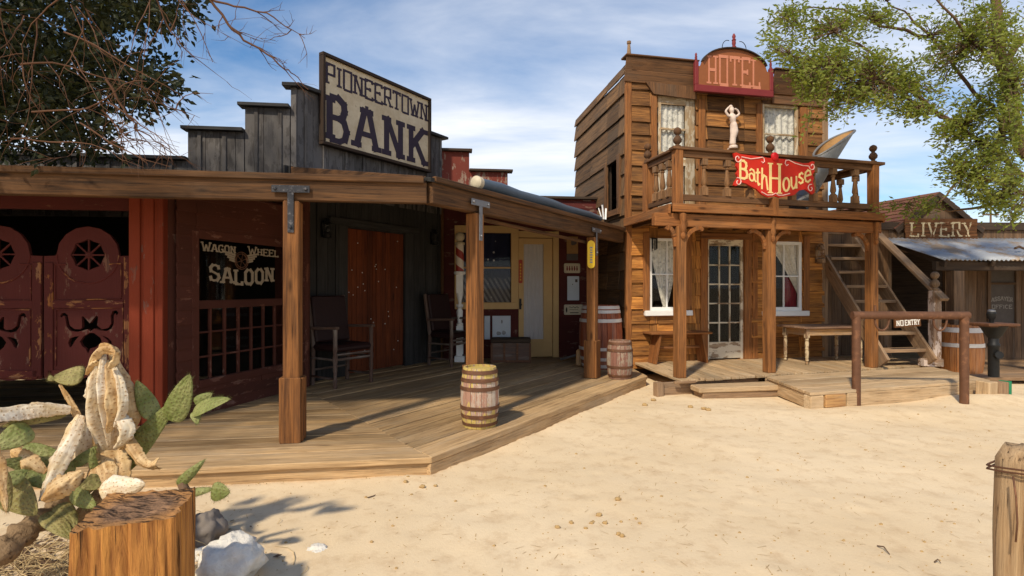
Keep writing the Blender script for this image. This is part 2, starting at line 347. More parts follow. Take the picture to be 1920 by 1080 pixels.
class MB:
    def __init__(s): s.v = []; s.f = []; s.g = []
    def add(s, vs, fs, gs=None):
        k = len(s.v); s.v += [V(p) for p in vs]; s.f += [tuple(i+k for i in f) for f in fs]
        s.g += gs if gs else [tuple(p) for p in vs]
    def box(s, c, ax, size, jit=0.0, taper=1.0):
        a = [V(x) for x in ax]; h = [x/2 for x in size]; c = V(c)
        o = sorted(range(3), key=lambda i: -size[i]); r = (random.random()*9, random.random()*9, random.random()*9)
        vs, gs = [], []
        for k in (-1, 1):
            for j, i in ((-1, -1), (-1, 1), (1, 1), (1, -1)):
                t = taper if k > 0 else 1.0
                l = (i*h[0]*t, j*h[1]*t, k*h[2])
                p = c+a[0]*l[0]+a[1]*l[1]+a[2]*l[2]
                if jit: p += V((random.uniform(-jit, jit), random.uniform(-jit, jit), random.uniform(-jit, jit)))
                vs.append(p); gs.append(tuple(l[o[q]]+r[q] for q in range(3)))
        fs = [(3, 2, 1, 0), (4, 5, 6, 7), (0, 1, 5, 4), (1, 2, 6, 5), (2, 3, 7, 6), (3, 0, 4, 7)]
        if a[0].cross(a[1]).dot(a[2]) < 0: fs = [f[::-1] for f in fs]
        s.add(vs, fs, gs)
    def abox(s, x0, x1, y0, y1, z0, z1, jit=0.0): s.box(((x0+x1)/2, (y0+y1)/2, (z0+z1)/2), (X, Y, Z), (x1-x0, y1-y0, z1-z0), jit)
    def bar(s, p0, p1, w, h, up=Z, jit=0.0):
        p0, p1 = V(p0), V(p1); d = p1-p0; L = d.length; d.normalize()
        sd = d.cross(V(up)); sd = sd.normalized() if sd.length > 1e-4 else X
        u = sd.cross(d).normalized()
        s.box((p0+p1)/2, (d, sd, u), (L, w, h), jit)
    def prism(s, poly, z0, z1, gd=(1, 0)):
        n = len(poly); r = random.random()*9; gp = (-gd[1], gd[0])
        zz = lambda z, i: z[i] if isinstance(z, (list, tuple)) else z
        vs = [V((p[0], p[1], zz(z0, i))) for i, p in enumerate(poly)]+[V((p[0], p[1], zz(z1, i))) for i, p in enumerate(poly)]
        gs = [(p[0]*gd[0]+p[1]*gd[1]+r, p[0]*gp[0]+p[1]*gp[1]+r, p[2]) for p in vs]
        ar = sum(poly[i][0]*poly[(i+1) % n][1]-poly[(i+1) % n][0]*poly[i][1] for i in range(n))
        fs = [tuple(range(n-1, -1, -1)), tuple(range(n, 2*n))]+[(i, (i+1) % n, n+(i+1) % n, n+i) for i in range(n)]
        if ar < 0: fs = [f[::-1] for f in fs]
        s.add(vs, fs, gs)
    def tube(s, pts, rad, n=8, cap=True):
        pts = [V(p) for p in pts]; k0 = len(s.v); L = 0; prev = None; r0 = random.random()*9
        for i, p in enumerate(pts):
            t = (pts[min(i+1, len(pts)-1)]-pts[max(i-1, 0)]).normalized()
            if prev is None: u = t.orthogonal().normalized()
            else:
                u = prev-t*prev.dot(t); u = u.normalized() if u.length > 1e-5 else t.orthogonal().normalized()
            prev = u; w = t.cross(u)
            if i: L += (p-pts[i-1]).length
            r = rad[i] if isinstance(rad, (list, tuple)) else rad
            for j in range(n):
                a = 2*math.pi*j/n
                s.v.append(p+(u*math.cos(a)+w*math.sin(a))*r); s.g.append((L+r0, math.cos(a)*r, math.sin(a)*r))
        for i in range(len(pts)-1):
            for j in range(n):
                a = k0+i*n+j; b = k0+i*n+(j+1) % n
                s.f.append((a, b, b+n, a+n))
        if cap:
            s.f.append(tuple(k0+j for j in range(n-1, -1, -1))); e = k0+(len(pts)-1)*n; s.f.append(tuple(e+j for j in range(n)))
    def lathe(s, o, prof, n=16, ax=Z, cap=True):
        ax = V(ax).normalized(); s_u = ax.orthogonal().normalized() if abs(ax.z) < .99 else X; w = ax.cross(s_u)
        k0 = len(s.v); o = V(o); r0 = random.random()*9
        for r, z in prof:
            for j in range(n):
                a = 2*math.pi*(j+.5)/n
                s.v.append(o+ax*z+(s_u*math.cos(a)+w*math.sin(a))*r); s.g.append((z+r0, r*math.cos(a), r*math.sin(a)))
        for i in range(len(prof)-1):
            for j in range(n):
                a = k0+i*n+j; b = k0+i*n+(j+1) % n
                s.f.append((a, b, b+n, a+n))
        if cap:
            s.f.append(tuple(k0+j for j in range(n-1, -1, -1))); e = k0+(len(prof)-1)*n; s.f.append(tuple(e+j for j in range(n)))
    def grid(s, fn, nu, nv, gs=None):
        k0 = len(s.v)
        for i in range(nu+1):
            for j in range(nv+1):
                p = V(fn(i/nu, j/nv)); s.v.append(p); s.g.append(gs(i/nu, j/nv) if gs else tuple(p))
        for i in range(nu):
            for j in range(nv):
                a = k0+i*(nv+1)+j; s.f.append((a, a+nv+1, a+nv+2, a+1))
    def ball(s, c, rx, ry, rz, n=12, m=8, nz=0.0, seed=0):
        c = V(c)
        def fn(u, v):
            a = 2*math.pi*u; b = math.pi*(v-.5)
            q = V((math.cos(a)*math.cos(b), math.sin(a)*math.cos(b), math.sin(b)))
            k = 1+nz*noise.noise(q*1.6+V((seed*7.1, 0, seed*3.3)))+nz*.5*noise.noise(q*4+V((seed, 0, 0))) if nz else 1
            return c+V((q.x*rx, q.y*ry, q.z*rz))*k
        s.grid(fn, n, m)

OFF = {}
def build(name, mb, m, parent=None, bev=0.0, smooth=False, mesh=None, mods=None):
    if mesh is None:
        mesh = bpy.data.meshes.new(name); mesh.from_pydata([tuple(v) for v in mb.v], [], mb.f)
        a = mesh.attributes.new('gr', 'FLOAT_VECTOR', 'POINT'); a.data.foreach_set('vector', [c for g in mb.g for c in g])
    mesh.materials.clear(); mesh.materials.append(m)
    o = bpy.data.objects.new(name, mesh); COL.objects.link(o)
    if parent:
        o.parent = parent
        if parent.type == 'EMPTY': o.matrix_parent_inverse = Matrix.Translation(-V(OFF.get(parent.name, (0, 0, 0))))
    if smooth:
        for p in mesh.polygons: p.use_smooth = True
        if smooth != 'all':
            try: mesh.set_sharp_from_angle(angle=R(40))
            except Exception: pass
    if bev:
        b = o.modifiers.new('bevel', 'BEVEL'); b.width = bev; b.segments = 1; b.limit_method = 'ANGLE'; b.angle_limit = R(50)
    return o
def thing(name, label, cat, loc=(0, 0, 0), group=None):
    o = bpy.data.objects.new(name, None); COL.objects.link(o); o.empty_display_size = .1
    o.location = loc; OFF[o.name] = tuple(loc); o['label'] = label; o['category'] = cat
    if group: o['group'] = group
    return o
def single(name, mb, m, label, cat, group=None, bev=0.0, smooth=False, mesh=None):
    vs = [v.co for v in mesh.vertices] if mesh else mb.v
    c = V((sum(v.x for v in vs)/len(vs), sum(v.y for v in vs)/len(vs), min(v.z for v in vs)))
    if mesh: mesh.transform(Matrix.Translation(-c))
    else: mb.v = [v-c for v in mb.v]
    o = build(name, mb, m, None, bev, smooth, mesh); o.location = c
    o['label'] = label; o['category'] = cat
    if group: o['group'] = group
    return o
def struct(name, mb, m, smooth=False):
    o = build(name, mb, m, None, 0, smooth); o['kind'] = 'structure'; return o
def dup(root, loc, rz=0.0, label=None, group=None, scale=None):
    r = root.copy(); COL.objects.link(r); r.location = loc; r.rotation_euler = (0, 0, rz)
    if scale: r.scale = scale
    if label: r['label'] = label
    if group: r['group'] = group
    for ch in [o for o in COL.objects if o.parent == root]:
        c = ch.copy(); COL.objects.link(c); c.parent = r
        for g in [o for o in COL.objects if o.parent == ch]:
            e = g.copy(); COL.objects.link(e); e.parent = c
    return r

class Plane:                                     # a vertical wall plane: t runs along d, n faces out
    def __init__(s, o, d, n=None):
        s.o = V((o[0], o[1], 0)); s.d = V((d[0], d[1], 0)).normalized()
        s.n = V((s.d.y, -s.d.x, 0)) if n is None else V((n[0], n[1], 0)).normalized()
    def t(s, px):
        k = (px-960)/F; return (k*s.o.y-s.o.x)/(s.d.x-k*s.d.y)
    def p(s, t, z, off=0.0): return s.o+s.d*t+Z*z+s.n*off
    def z(s, px, py): return H+(540-py)/F*(s.o.y+s.d.y*s.t(px))
    def box(s, mb, t0, t1, z0, z1, o0, o1, jit=0.0): mb.box(s.p((t0+t1)/2, (z0+z1)/2, (o0+o1)/2), (s.d, s.n, Z), (t1-t0, o1-o0, z1-z0), jit)
    def pbox(s, mb, px0, px1, py0, py1, o0, o1, jit=0.0):
        t0, t1 = s.t(px0), s.t(px1); s.box(mb, t0, t1, s.z((px0+px1)/2, py1), s.z((px0+px1)/2, py0), o0, o1, jit)
    def mat(s, t, z, off=0.0):
        m = Matrix((s.d, Z, s.n)).transposed().to_4x4(); return Matrix.Translation(s.p(t, z, off)) @ m

def free(z0, z1, t0, t1, holes):                 # cells of a rectangle that stay outside the holes
    ts = sorted({t0, t1, *[min(max(h[0], t0), t1) for h in holes], *[min(max(h[1], t0), t1) for h in holes]})
    for a, b in zip(ts, ts[1:]):
        if b-a < .012: continue
        m = (a+b)/2; zs = [(z0, z1)]
        for h in holes:
            if h[0] < m < h[1]:
                nz = []
                for p, q in zs:
                    if h[2] > p: nz.append((p, min(q, h[2])))
                    if h[3] < q: nz.append((max(p, h[3]), q))
                zs = [c for c in nz if c[1]-c[0] > .012]
        for p, q in zs: yield a, b, p, q
def siding(mb, pl, t0, t1, z0, z1, bh, holes=(), off=0.0, lap=.014, th=.02, brk=.3, jit=.003):
    z = z0
    while z < z1-.01:
        h = min(bh*random.uniform(.88, 1.14), z1-z)
        cuts = [t0, t1]
        if random.random() < brk: cuts.append(random.uniform(t0+.3*(t1-t0), t1-.3*(t1-t0)))
        cuts.sort()
        for a, b in zip(cuts, cuts[1:]):
            for c, e, p, q in free(z, z+h, a, b, holes):
                ln = (pl.n*lap+Z*-h).normalized()
                nn = pl.d.cross(-ln); nn = nn if nn.dot(pl.n) > 0 else -nn
                mb.box(pl.p((c+e)/2, (p+q)/2, off+lap/2), (pl.d, nn, -ln), (e-c-.003, th, q-p-.002+.004), jit)
        z += h
def vboards(mb, pl, t0, t1, z0, z1, bw, holes=(), off=0.0, th=.02, jit=.002, ztop=None):
    t = t0
    while t < t1-.01:
        w = min(bw*random.uniform(.85, 1.15), t1-t)
        for c, e, p, q in free(z0, ztop(t+w/2) if ztop else z1, t, t+w, holes):
            pl.box(mb, c+.002, e-.002, p, q, off-th+random.uniform(-.003, .003), off, jit)
        t += w
def backing(mb, pl, t0, t1, z0, z1, holes=(), o0=-.06, o1=-.03):
    zs = sorted({z0, z1, *[min(max(v, z0), z1) for h in holes for v in h[2:4]]})
    for a, b in zip(zs, zs[1:]):
        if b-a < .002: continue
        for c, e, p, q in free(a, b, t0, t1, holes): pl.box(mb, c, e, p, q, o0, o1)

def shape(outs, th):                             # filled flat shape with holes, given thickness; a mesh in its own xy plane
    vs, es = [], []
    for pts in outs:
        k = len(vs); vs += [V((p[0], p[1])) for p in pts]; es += [(k+i, k+(i+1) % len(pts)) for i in range(len(pts))]
    r = delaunay_2d_cdt(vs, es, [], 0, 1e-6); ov, of = r[0], r[2]
    def inside(q):
        c = False
        for i, j in es:
            a, b = vs[i], vs[j]
            if (a.y > q.y) != (b.y > q.y) and q.x < (b.x-a.x)*(q.y-a.y)/(b.y-a.y)+a.x: c = not c
        return c
    tri = [f for f in of if inside((ov[f[0]]+ov[f[1]]+ov[f[2]])/3)]
    n = len(ov); P3 = [(v.x, v.y, th/2) for v in ov]+[(v.x, v.y, -th/2) for v in ov]; F3 = []
    for f in tri:
        a, b, c = (ov[i] for i in f); f = tuple(f) if (b-a).cross(c-a) > 0 else tuple(f)[::-1]
        F3 += [f, tuple(i+n for i in f[::-1])]
    for o, pts in enumerate(outs):
        ar = sum(pts[i][0]*pts[(i+1) % len(pts)][1]-pts[(i+1) % len(pts)][0]*pts[i][1] for i in range(len(pts))); fl = (ar > 0) == (o == 0)
        k = len(P3); m = len(pts); P3 += [(p[0], p[1], th/2) for p in pts]+[(p[0], p[1], -th/2) for p in pts]
        for i in range(m):
            j = (i+1) % m; q = (k+i, k+m+i, k+m+j, k+j); F3.append(q if fl else q[::-1])
    me = bpy.data.meshes.new('outline'); me.from_pydata(P3, [], F3)
    a = me.attributes.new('gr', 'FLOAT_VECTOR', 'POINT'); a.data.foreach_set('vector', [q for p in P3 for q in (p[1], p[0], p[2])])
    return me

def arc(cx, cy, rx, ry, a0, a1, n=8): return [(cx+rx*math.cos(R(a0+(a1-a0)*i/n)), cy+ry*math.sin(R(a0+(a1-a0)*i/n))) for i in range(n+1)]
GL = {
 'A': [[(0, 0), (.42, 1)], [(.58, 1), (1, 0)], [(.2, .36), (.8, .36)], [(.42, 1), (.58, 1)]],
 'B': [[(.1, 0), (.1, 1)], [(.1, 1), (.55, 1), (.82, .9), (.86, .74), (.78, .6), (.55, .53), (.1, .53)], [(.55, .53), (.85, .45), (.97, .27), (.88, .08), (.6, 0), (.1, 0)]],
 'C': [arc(.5, .5, .5, .5, 45, 315, 10)],
 'E': [[(.08, 0), (.08, 1)], [(0, 1), (.95, 1), (.95, .84)], [(.08, .52), (.7, .52)], [(.7, .62), (.7, .42)], [(0, 0), (1, 0), (1, .16)]],
 'F': [[(.08, 0), (.08, 1)], [(0, 1), (.95, 1), (.95, .84)], [(.08, .52), (.7, .52)], [(.7, .62), (.7, .42)]],
 'G': [[(.95, .78), (.8, .97), (.5, 1), (.15, .9), (0, .5), (.15, .1), (.5, 0), (.9, .08), (.9, .42), (.55, .42)]],
 'H': [[(.1, 0), (.1, 1)], [(.9, 0), (.9, 1)], [(.1, .5), (.9, .5)]],
 'I': [[(.5, 0), (.5, 1)]],
 'K': [[(.1, 0), (.1, 1)], [(.1, .42), (.92, 1)], [(.38, .6), (1, 0)]],
 'L': [[(.1, 0), (.1, 1)], [(0, 0), (1, 0), (1, .2)]],
 'N': [[(.1, 0), (.1, 1)], [(.9, 0), (.9, 1)], [(.1, 1), (.9, 0)]],
 'O': [[(.05, 0), (.05, 1), (.95, 1), (.95, 0), (.05, 0)]],
 '0': [[(.3, 0), (.06, .2), (.06, .8), (.3, 1), (.7, 1), (.94, .8), (.94, .2), (.7, 0), (.3, 0)]],
 'P': [[(.1, 0), (.1, 1)], [(0, 1), (.95, 1), (.95, .48), (.1, .48)]],
 'R': [[(.1, 0), (.1, 1)], [(0, 1), (.9, 1), (.9, .5), (.1, .5)], [(.5, .5), (1, 0)]],
 'S': [[(.95, .72), (.9, .9), (.6, 1), (.25, .98), (.05, .82), (.1, .62), (.5, .5), (.88, .38), (.97, .2), (.78, .03), (.4, 0), (.1, .08), (.03, .3)]],
 'T': [[(.5, 0), (.5, 1)], [(0, .84), (0, 1), (1, 1), (1, .84)]],
 'V': [[(0, 1), (.5, 0)], [(.5, 0), (1, 1)]],
 'W': [[(0, 1), (.27, 0)], [(.27, 0), (.5, .72)], [(.5, .72), (.73, 0)], [(.73, 0), (1, 1)]],
 'Y': [[(0, 1), (.5, .45)], [(1, 1), (.5, .45)], [(.5, 0), (.5, .5)]],
 'o': [arc(.5, .34, .42, .34, 0, 360, 14)],
 'a': [arc(.40, .22, .36, .22, 0, 360, 12), [(.82, .5), (.84, .12), (1.05, .0)], [(.08, .56), (.35, .70), (.68, .66), (.82, .5)]],
 't': [[(.45, .95), (.42, .2), (.6, .02), (.9, .1)], [(.05, .68), (.9, .74)]],
 'h': [[(.12, 0), (.15, 1)], [(.13, .4), (.4, .66), (.72, .6), (.82, .3), (.95, 0)]],
 'u': [[(.1, .68), (.12, .2), (.35, 0), (.65, .05), (.85, .3)], [(.85, .68), (.88, .02), (1.0, .03)]],
 's': [[(.88, .55), (.6, .68), (.25, .6), (.18, .44), (.5, .34), (.82, .22), (.75, .05), (.4, 0), (.08, .12)]],
 'e': [[(.08, .36), (.9, .42), (.8, .62), (.5, .7), (.18, .58), (.06, .32), (.2, .08), (.5, 0), (.88, .12)]],
 '#': [[(.1, .5), (.9, .5)]],
}
GW = {'I': .42, 'W': 1.35, 'N': 1.05, 'A': 1.1, 'L': .85, 't': .75, 'K': 1.05, 'B': .95}
def text(mb, s, mx, width, height, st, serif=.0, gap=.28, depth=.006, vst=None, base=None, scale=None, sth=None):
    """letters as slab strokes in the xy plane of matrix mx; width fits the whole word"""
    cw = [GW.get(c, 1.0)*(scale(i) if scale else 1) for i, c in enumerate(s)]
    tot = sum(w for w, c in zip(cw, s))+gap*(len(s)-1); u = width/tot; x = 0; k = 0
    for i, c in enumerate(s):
        w = cw[i]*u; h = height*(scale(i) if scale else 1)
        y0 = base((x+w/2)/width) if base else 0.0
        sg = []
        for pl in GL.get(c, []):
            pts = [(x+a*w, y0+b*h) for a, b in pl]
            for j in range(len(pts)-1):
                p, q = V(pts[j]), V(pts[j+1]); d = q-p; L = d.length; d = d/L
                wd = st if abs(d.y) > .5 or vst is None else vst
                e0 = wd*.42 if j else 0; e1 = wd*.42 if j < len(pts)-2 else 0
                sg.append((p-d*e0, q+d*e1, wd))
            if serif:
                for e, o in ((0, 1), (-1, -2)):
                    p, o2 = pl[e], pl[o]; dy = abs(p[1]-o2[1]); dx = abs(p[0]-o2[0])*w/h
                    if p[1] in (0, 1) and dy > dx*.7 and c not in 'O':
                        yy = y0+p[1]*h+(-.5 if p[1] else .5)*(sth or st*.8); xx = x+p[0]*w
                        sg.append((V((xx-serif/2, yy)), V((xx+serif/2, yy)), sth or st*.8))
        for p, q, wd in sg:
            d = (q-p); L = d.length; d = d/L; dd = depth+.00022*(k % 9); k += 1
            a0 = mx @ V((*p, 0)); a1 = mx @ V((*q, 0)); nn = (mx.to_3x3() @ Z).normalized()
            dr = (a1-a0).normalized(); mb.box((a0+a1)/2+nn*dd/2, (dr, nn.cross(dr), nn), ((a1-a0).length, wd, dd))
        x += w+gap*u

# ---------------------------------------------------------------- ground
dBn = (.822, -.569); rp = random.Random(3); PR = {}
for k in range(190):
    q = (rp.uniform(-3, 7.5), rp.uniform(1.6, 6.6), rp.uniform(.05, .10), rp.uniform(.002, .005))
    PR.setdefault((round(q[0]*2), round(q[1]*2)), []).append(q)
def hz(x, y):
    h = .022*noise.noise(V((x*.45, y*.45, 0)))+.012*noise.noise(V((x*1.7, y*1.7, 3)))+.004*noise.noise(V((x*5, y*5, 5)))
    h += .10*math.exp(-((x-6.0)/.8)**2-((y-6.55)/.35)**2)+.05*math.exp(-((x-4.4)/1.4)**2-((y-6.0)/.3)**2)
    h += .05*math.exp(-((x+3.6)/1.3)**2-((y-3.2)/.8)**2)
    if -6 < x < 3 and 3 < y < 9:                    # sand drifted against the boardwalk edge
        e = (x+.6)*dBn[0]+(y-3.99)*dBn[1] if x > -.6 else (x+.6)*.139-(y-3.99)*.99
        if 0 <= e < .5: h += (.012+.02*noise.noise(V((x*2.3, y*2.3, 8))))*math.exp(-(e/.14)**2)
    cx, cy = round(x*2), round(y*2)
    if 1 < y < 7.5:
        for i in (-1, 0, 1):
            for j in (-1, 0, 1):
                for q in PR.get((cx+i, cy+j), ()):
                    e = ((x-q[0])**2+(y-q[1])**2)/q[2]**2
                    if e < 9: h += q[3]*(-math.exp(-e)+.55*math.exp(-(math.sqrt(e)-1.5)**2*4))
    return h*max(0, 1-max(0, (math.hypot(x, y-4)-20)/30))-.012
def lin(a, b, s): n = int((b-a)/s); return [a+(b-a)*i/n for i in range(n+1)]
far = [1.2, 2.6, 5, 9, 16, 30, 60, 120, 260, 600, 1400]
xs = [-5-q for q in far[::-1]]+lin(-5, 8, .034)+[8+q for q in far]
ys = [.8-q for q in far[::-1]]+lin(.8, 9.0, .034)+[9.0+q for q in far]
mb = MB(); nx, ny = len(xs), len(ys)
for x in xs:
    for y in ys: mb.v.append(V((x, y, hz(x, y)))); mb.g.append((x, y, 0))
for i in range(nx-1):
    for j in range(ny-1): a = i*ny+j; mb.f.append((a, a+ny, a+ny+1, a+1))
struct('ground', mb, M['sand'], 'all')

# ---------------------------------------------------------------- boardwalk in front of saloon, bank and barber shop
def isect(p, d, q, e):
    k = d[0]*e[1]-d[1]*e[0]; t = ((q[0]-p[0])*e[1]-(q[1]-p[1])*e[0])/k
    return (p[0]+d[0]*t, p[1]+d[1]*t)
def planks(mb, p0, d, inw, o0, o1, w, lend, rend, z0, z1, gap=.009, ragged=0.0):
    """strips parallel to d, stepping inwards; each strip cut by the end lines (point, dir)"""
    o = o0
    while o < o1-.01:
        ww = min(w*random.uniform(.93, 1.07), o1-o)
        a = (p0[0]+inw[0]*(o+gap/2), p0[1]+inw[1]*(o+gap/2)); b = (p0[0]+inw[0]*(o+ww-gap/2), p0[1]+inw[1]*(o+ww-gap/2))
        e = random.uniform(-ragged, ragged); dz = random.uniform(-.005, .004)
        ja, jb = isect(a, d, *lend), isect(b, d, *lend); ka, kb = isect(a, d, *rend), isect(b, d, *rend)
        ka = (ka[0]+d[0]*e, ka[1]+d[1]*e); kb = (kb[0]+d[0]*e, kb[1]+d[1]*e)
        mb.prism([ja, ka, kb, jb], z0, z1+dz, d); o += ww
ZD = .13
K0 = (-.60, 3.99); dS = (.99, .139); dB = (.569, .822); iS = (-.139, .99); iB = (-.822, .569); seam = (-1.87, 2.52)
bw = thing('boardwalk', 'long weathered plank boardwalk bending round the corner in front of saloon and bank', 'boardwalk', (-1, 5.5, 0))
mb = MB(); planks(mb, K0, dS, iS, 0, 4.2, .15, ((-8.5, 4), (0, 1)), (K0, seam), ZD-.045, ZD)
build('saloon_decking', mb, M['deck'], bw, .004)
mb = MB(); planks(mb, K0, dB, iB, 0, 4.0, .15, (K0, seam), ((1.95, 7.68), (-.04, 1)), ZD-.045, ZD)
build('bank_decking', mb, M['deck'], bw, .004)
mb = MB()
def fascia(mb, p, d, L, z0, z1, back, th, inw):
    a = V((p[0]+inw[0]*(back+th/2), p[1]+inw[1]*(back+th/2), (z0+z1)/2)); mb.bar(a, a+V((d[0], d[1], 0))*L, th, z1-z0)
fascia(mb, K0, (-dS[0], -dS[1]), 8, -.10, ZD-.047, .035, .05, iS)
fascia(mb, K0, dB, 4.46, -.10, ZD-.047, .012, .05, iB)
build('edge_board', mb, M['deck'], bw, .004)

# ---------------------------------------------------------------- saloon
sa = thing('saloon', 'dark red saloon building with stepped grey false front and open porch', 'saloon', (-4.5, 6, 0))
pF = Plane((-3.19, 4.98), dS); pSF = Plane((-2.86, 7.0), (1, .13)); pW = Plane((-3.22, 5.0), (.278, .96))
def false_front(name, pl, segs, z0, m, parent, bw, capm, batten=True, cover=.03):
    mb, cap, bt = MB(), MB(), MB()
    for t0, t1, zt, cl, cr in segs:
        vboards(mb, pl, t0, t1, z0, zt, bw, th=.03, off=0)
        pl.box(cap, t0-cl, t1+cr, zt, zt+.045, -.10, .075, .003)
        if batten:
            t = t0+.12
            while t < t1: pl.box(bt, t, t+.045, z0, zt-.004, .001, .02, .002); t += random.uniform(.27, .40)
        backing(mb, pl, t0, t1, z0, zt-.01)
    f = build(name, mb, m, parent, .003)
    build('cap', cap, capm, f, .004)
    if batten: build('batten', bt, m, f, .003)
    return f
T = pSF.t
false_front('false_front', pSF, [(-6.5, T(352), 3.03, .1, .0), (T(352), T(458), 3.42, .06, 0), (T(459), T(544), 3.75, .07, 0), (T(545), T(556), 4.03, .09, .02)], 2.3, M['grey'], sa, .21, M['greydark'])
zr = lambda x, y: 2.34+.2*((x+.72)*-.847+(y-4.61)*.531)     # bank porch roof plane
mb = MB(); bl = lambda x: 4.61+.1404*(x+.72)
mb.prism([(-8.2, bl(-8.2)-.05), (-.74, bl(-.74)-.05), (-2.84, 7.0), (-8.2, 6.32)], [2.31, 2.31, 2.58, 2.58], [2.345, 2.345, 2.62, 2.62], dS)
mb.prism([(-9, 6.2), (-2.86, 7.0), (-2.9, 10), (-9, 10)], 2.50, 2.56, dS)  # unseen slab behind the false front, added to keep light out of the interior
build('porch_roof', mb, M['greydark'], sa)
def beam_run(mb, p, q, z0, z1, th):
    mb.bar(V((*p, (z0+z1)/2)), V((*q, (z0+z1)/2)), th, z1-z0, jit=.002)
mb = MB(); beam_run(mb, (-8.2, bl(-8.2)), (-.735, bl(-.735)), 2.125, 2.305, .09); build('porch_beam', mb, M['beam'], sa, .008)
mb = MB(); p, q = (-8.2, bl(-8.2)-.055), (-.75, bl(-.75)-.055); mb.bar(V((*p, 2.318)), V((*q, 2.318)), .045, .055, jit=.002); build('roof_edge', mb, M['beam'], sa, .006)
def post(parent, x, y, d, n, ztop, brz=M['steel']):
    d, n = V((*d, 0)).normalized(), V((*n, 0)).normalized()
    mb = MB(); mb.box((x, y, (ZD+ztop)/2), (d, n, Z), (.13, .13, ztop-ZD), .002); o = build('post', mb, M['post'], parent, .010)
    mb = MB()
    for a, b, s in ((n, d, 1), (n, d, -1), (d, n, 1), (d, n, -1)):
        w = .165 if a is n else .132
        mb.box(V((x, y, ZD+.265))+a*s*.081, (b, a, Z), (w, .028, .53+random.uniform(-.008, .008)), .002)
    build('post_base', mb, M['post'], o, .006)
    if brz:
        mb = MB(); c = V((x, y, 0))+n*.070
        mb.box(c+Z*2.215, (d, n, Z), (.30, .010, .06)); mb.box(c+Z*2.02+n*.001, (d, n, Z), (.05, .010, .33))
        for q in (-.12, .12): mb.lathe(c+d*q+Z*2.215+n*.004, [(.014, 0), (.014, .012), (.007, .016)], 6, n)
        mb.lathe(c+Z*1.9+n*.004, [(.014, 0), (.014, .012), (.007, .016)], 6, n)
        build('bracket', mb, brz, o, .002)
    return o
nS = (.139, -.99)
post(sa, -1.83, 4.455, dS, nS, 2.12, plain('dark_steel', (.05, .05, .055), .55, .5, var=.4, sc=30, c2=(.16, .15, .15), thr=.62))
# swing doors and the front they hang in
cr = lambda cx, cy: (pF.t(cx/3.484), pF.z(cx/3.484, 420+cy/3.484))
R1 = [cr(cx, cy) for cx, cy in ((270, 208), (375, 205))]
cc = cr(560, 200); rad = .262
a0 = math.atan2(R1[1][1]-cc[1], -math.sqrt(max(0, rad**2-(R1[1][1]-cc[1])**2)))
arcp = [(cc[0]+rad*math.cos(a0-k*(2*a0-math.pi)/24), cc[1]+rad*math.sin(a0-k*(2*a0-math.pi)/24)) for k in range(25)]
edge = [cr(270, 208)]+arcp+[cr(845, 205), cr(845, 972)]
bot = []
for k in range(25):
    a = k/24; x, z = cr(845+(272-845)*a, 972+40*a); bot.append((x, z-.018*math.sin(a*math.pi)-.012*abs(math.sin(a*math.pi*4))))
edge += bot
lobes = [(cc[0]+.145*(1-.10*abs(math.sin(4*q)))*math.cos(q), cc[1]+.145*(1-.10*abs(math.sin(4*q)))*math.sin(q)) for q in [2*math.pi*k/64 for k in range(64)]]
c1 = [cr(*q) for q in ((375,605),(385,585),(405,580),(425,595),(432,630),(440,665),(470,688),(505,690),(520,680),(518,605),(530,605),(570,650),(612,600),(626,605),(620,665),(650,690),(690,682),(712,650),(708,600),(720,570),(745,563),(760,580),(750,600),(738,585),(728,600),(730,650),(715,685),(680,702),(640,697),(600,685),(575,705),(555,688),(520,700),(480,708),(440,700),(418,670),(412,630),(408,605),(395,600),(388,613))]
c2 = [cr(*q) for q in ((572,712),(600,715),(640,745),(650,770),(615,805),(575,815),(560,850),(545,820),(520,800),(505,770),(530,735))]
c3 = [cr(*q) for q in ((440,810),(428,780),(440,750),(470,738),(500,735),(470,770),(455,800))]
c4 = [cr(*q) for q in ((650,730),(690,745),(715,770),(715,800),(700,795),(690,765))]
mid = pF.t(265/3.484)
M['redworn'] = wood('worn_red_edge', (.34, .13, .03), (.16, .05, .014), paint=(.085, .014, .010), pthr=.45, var=.15, gw=.1)
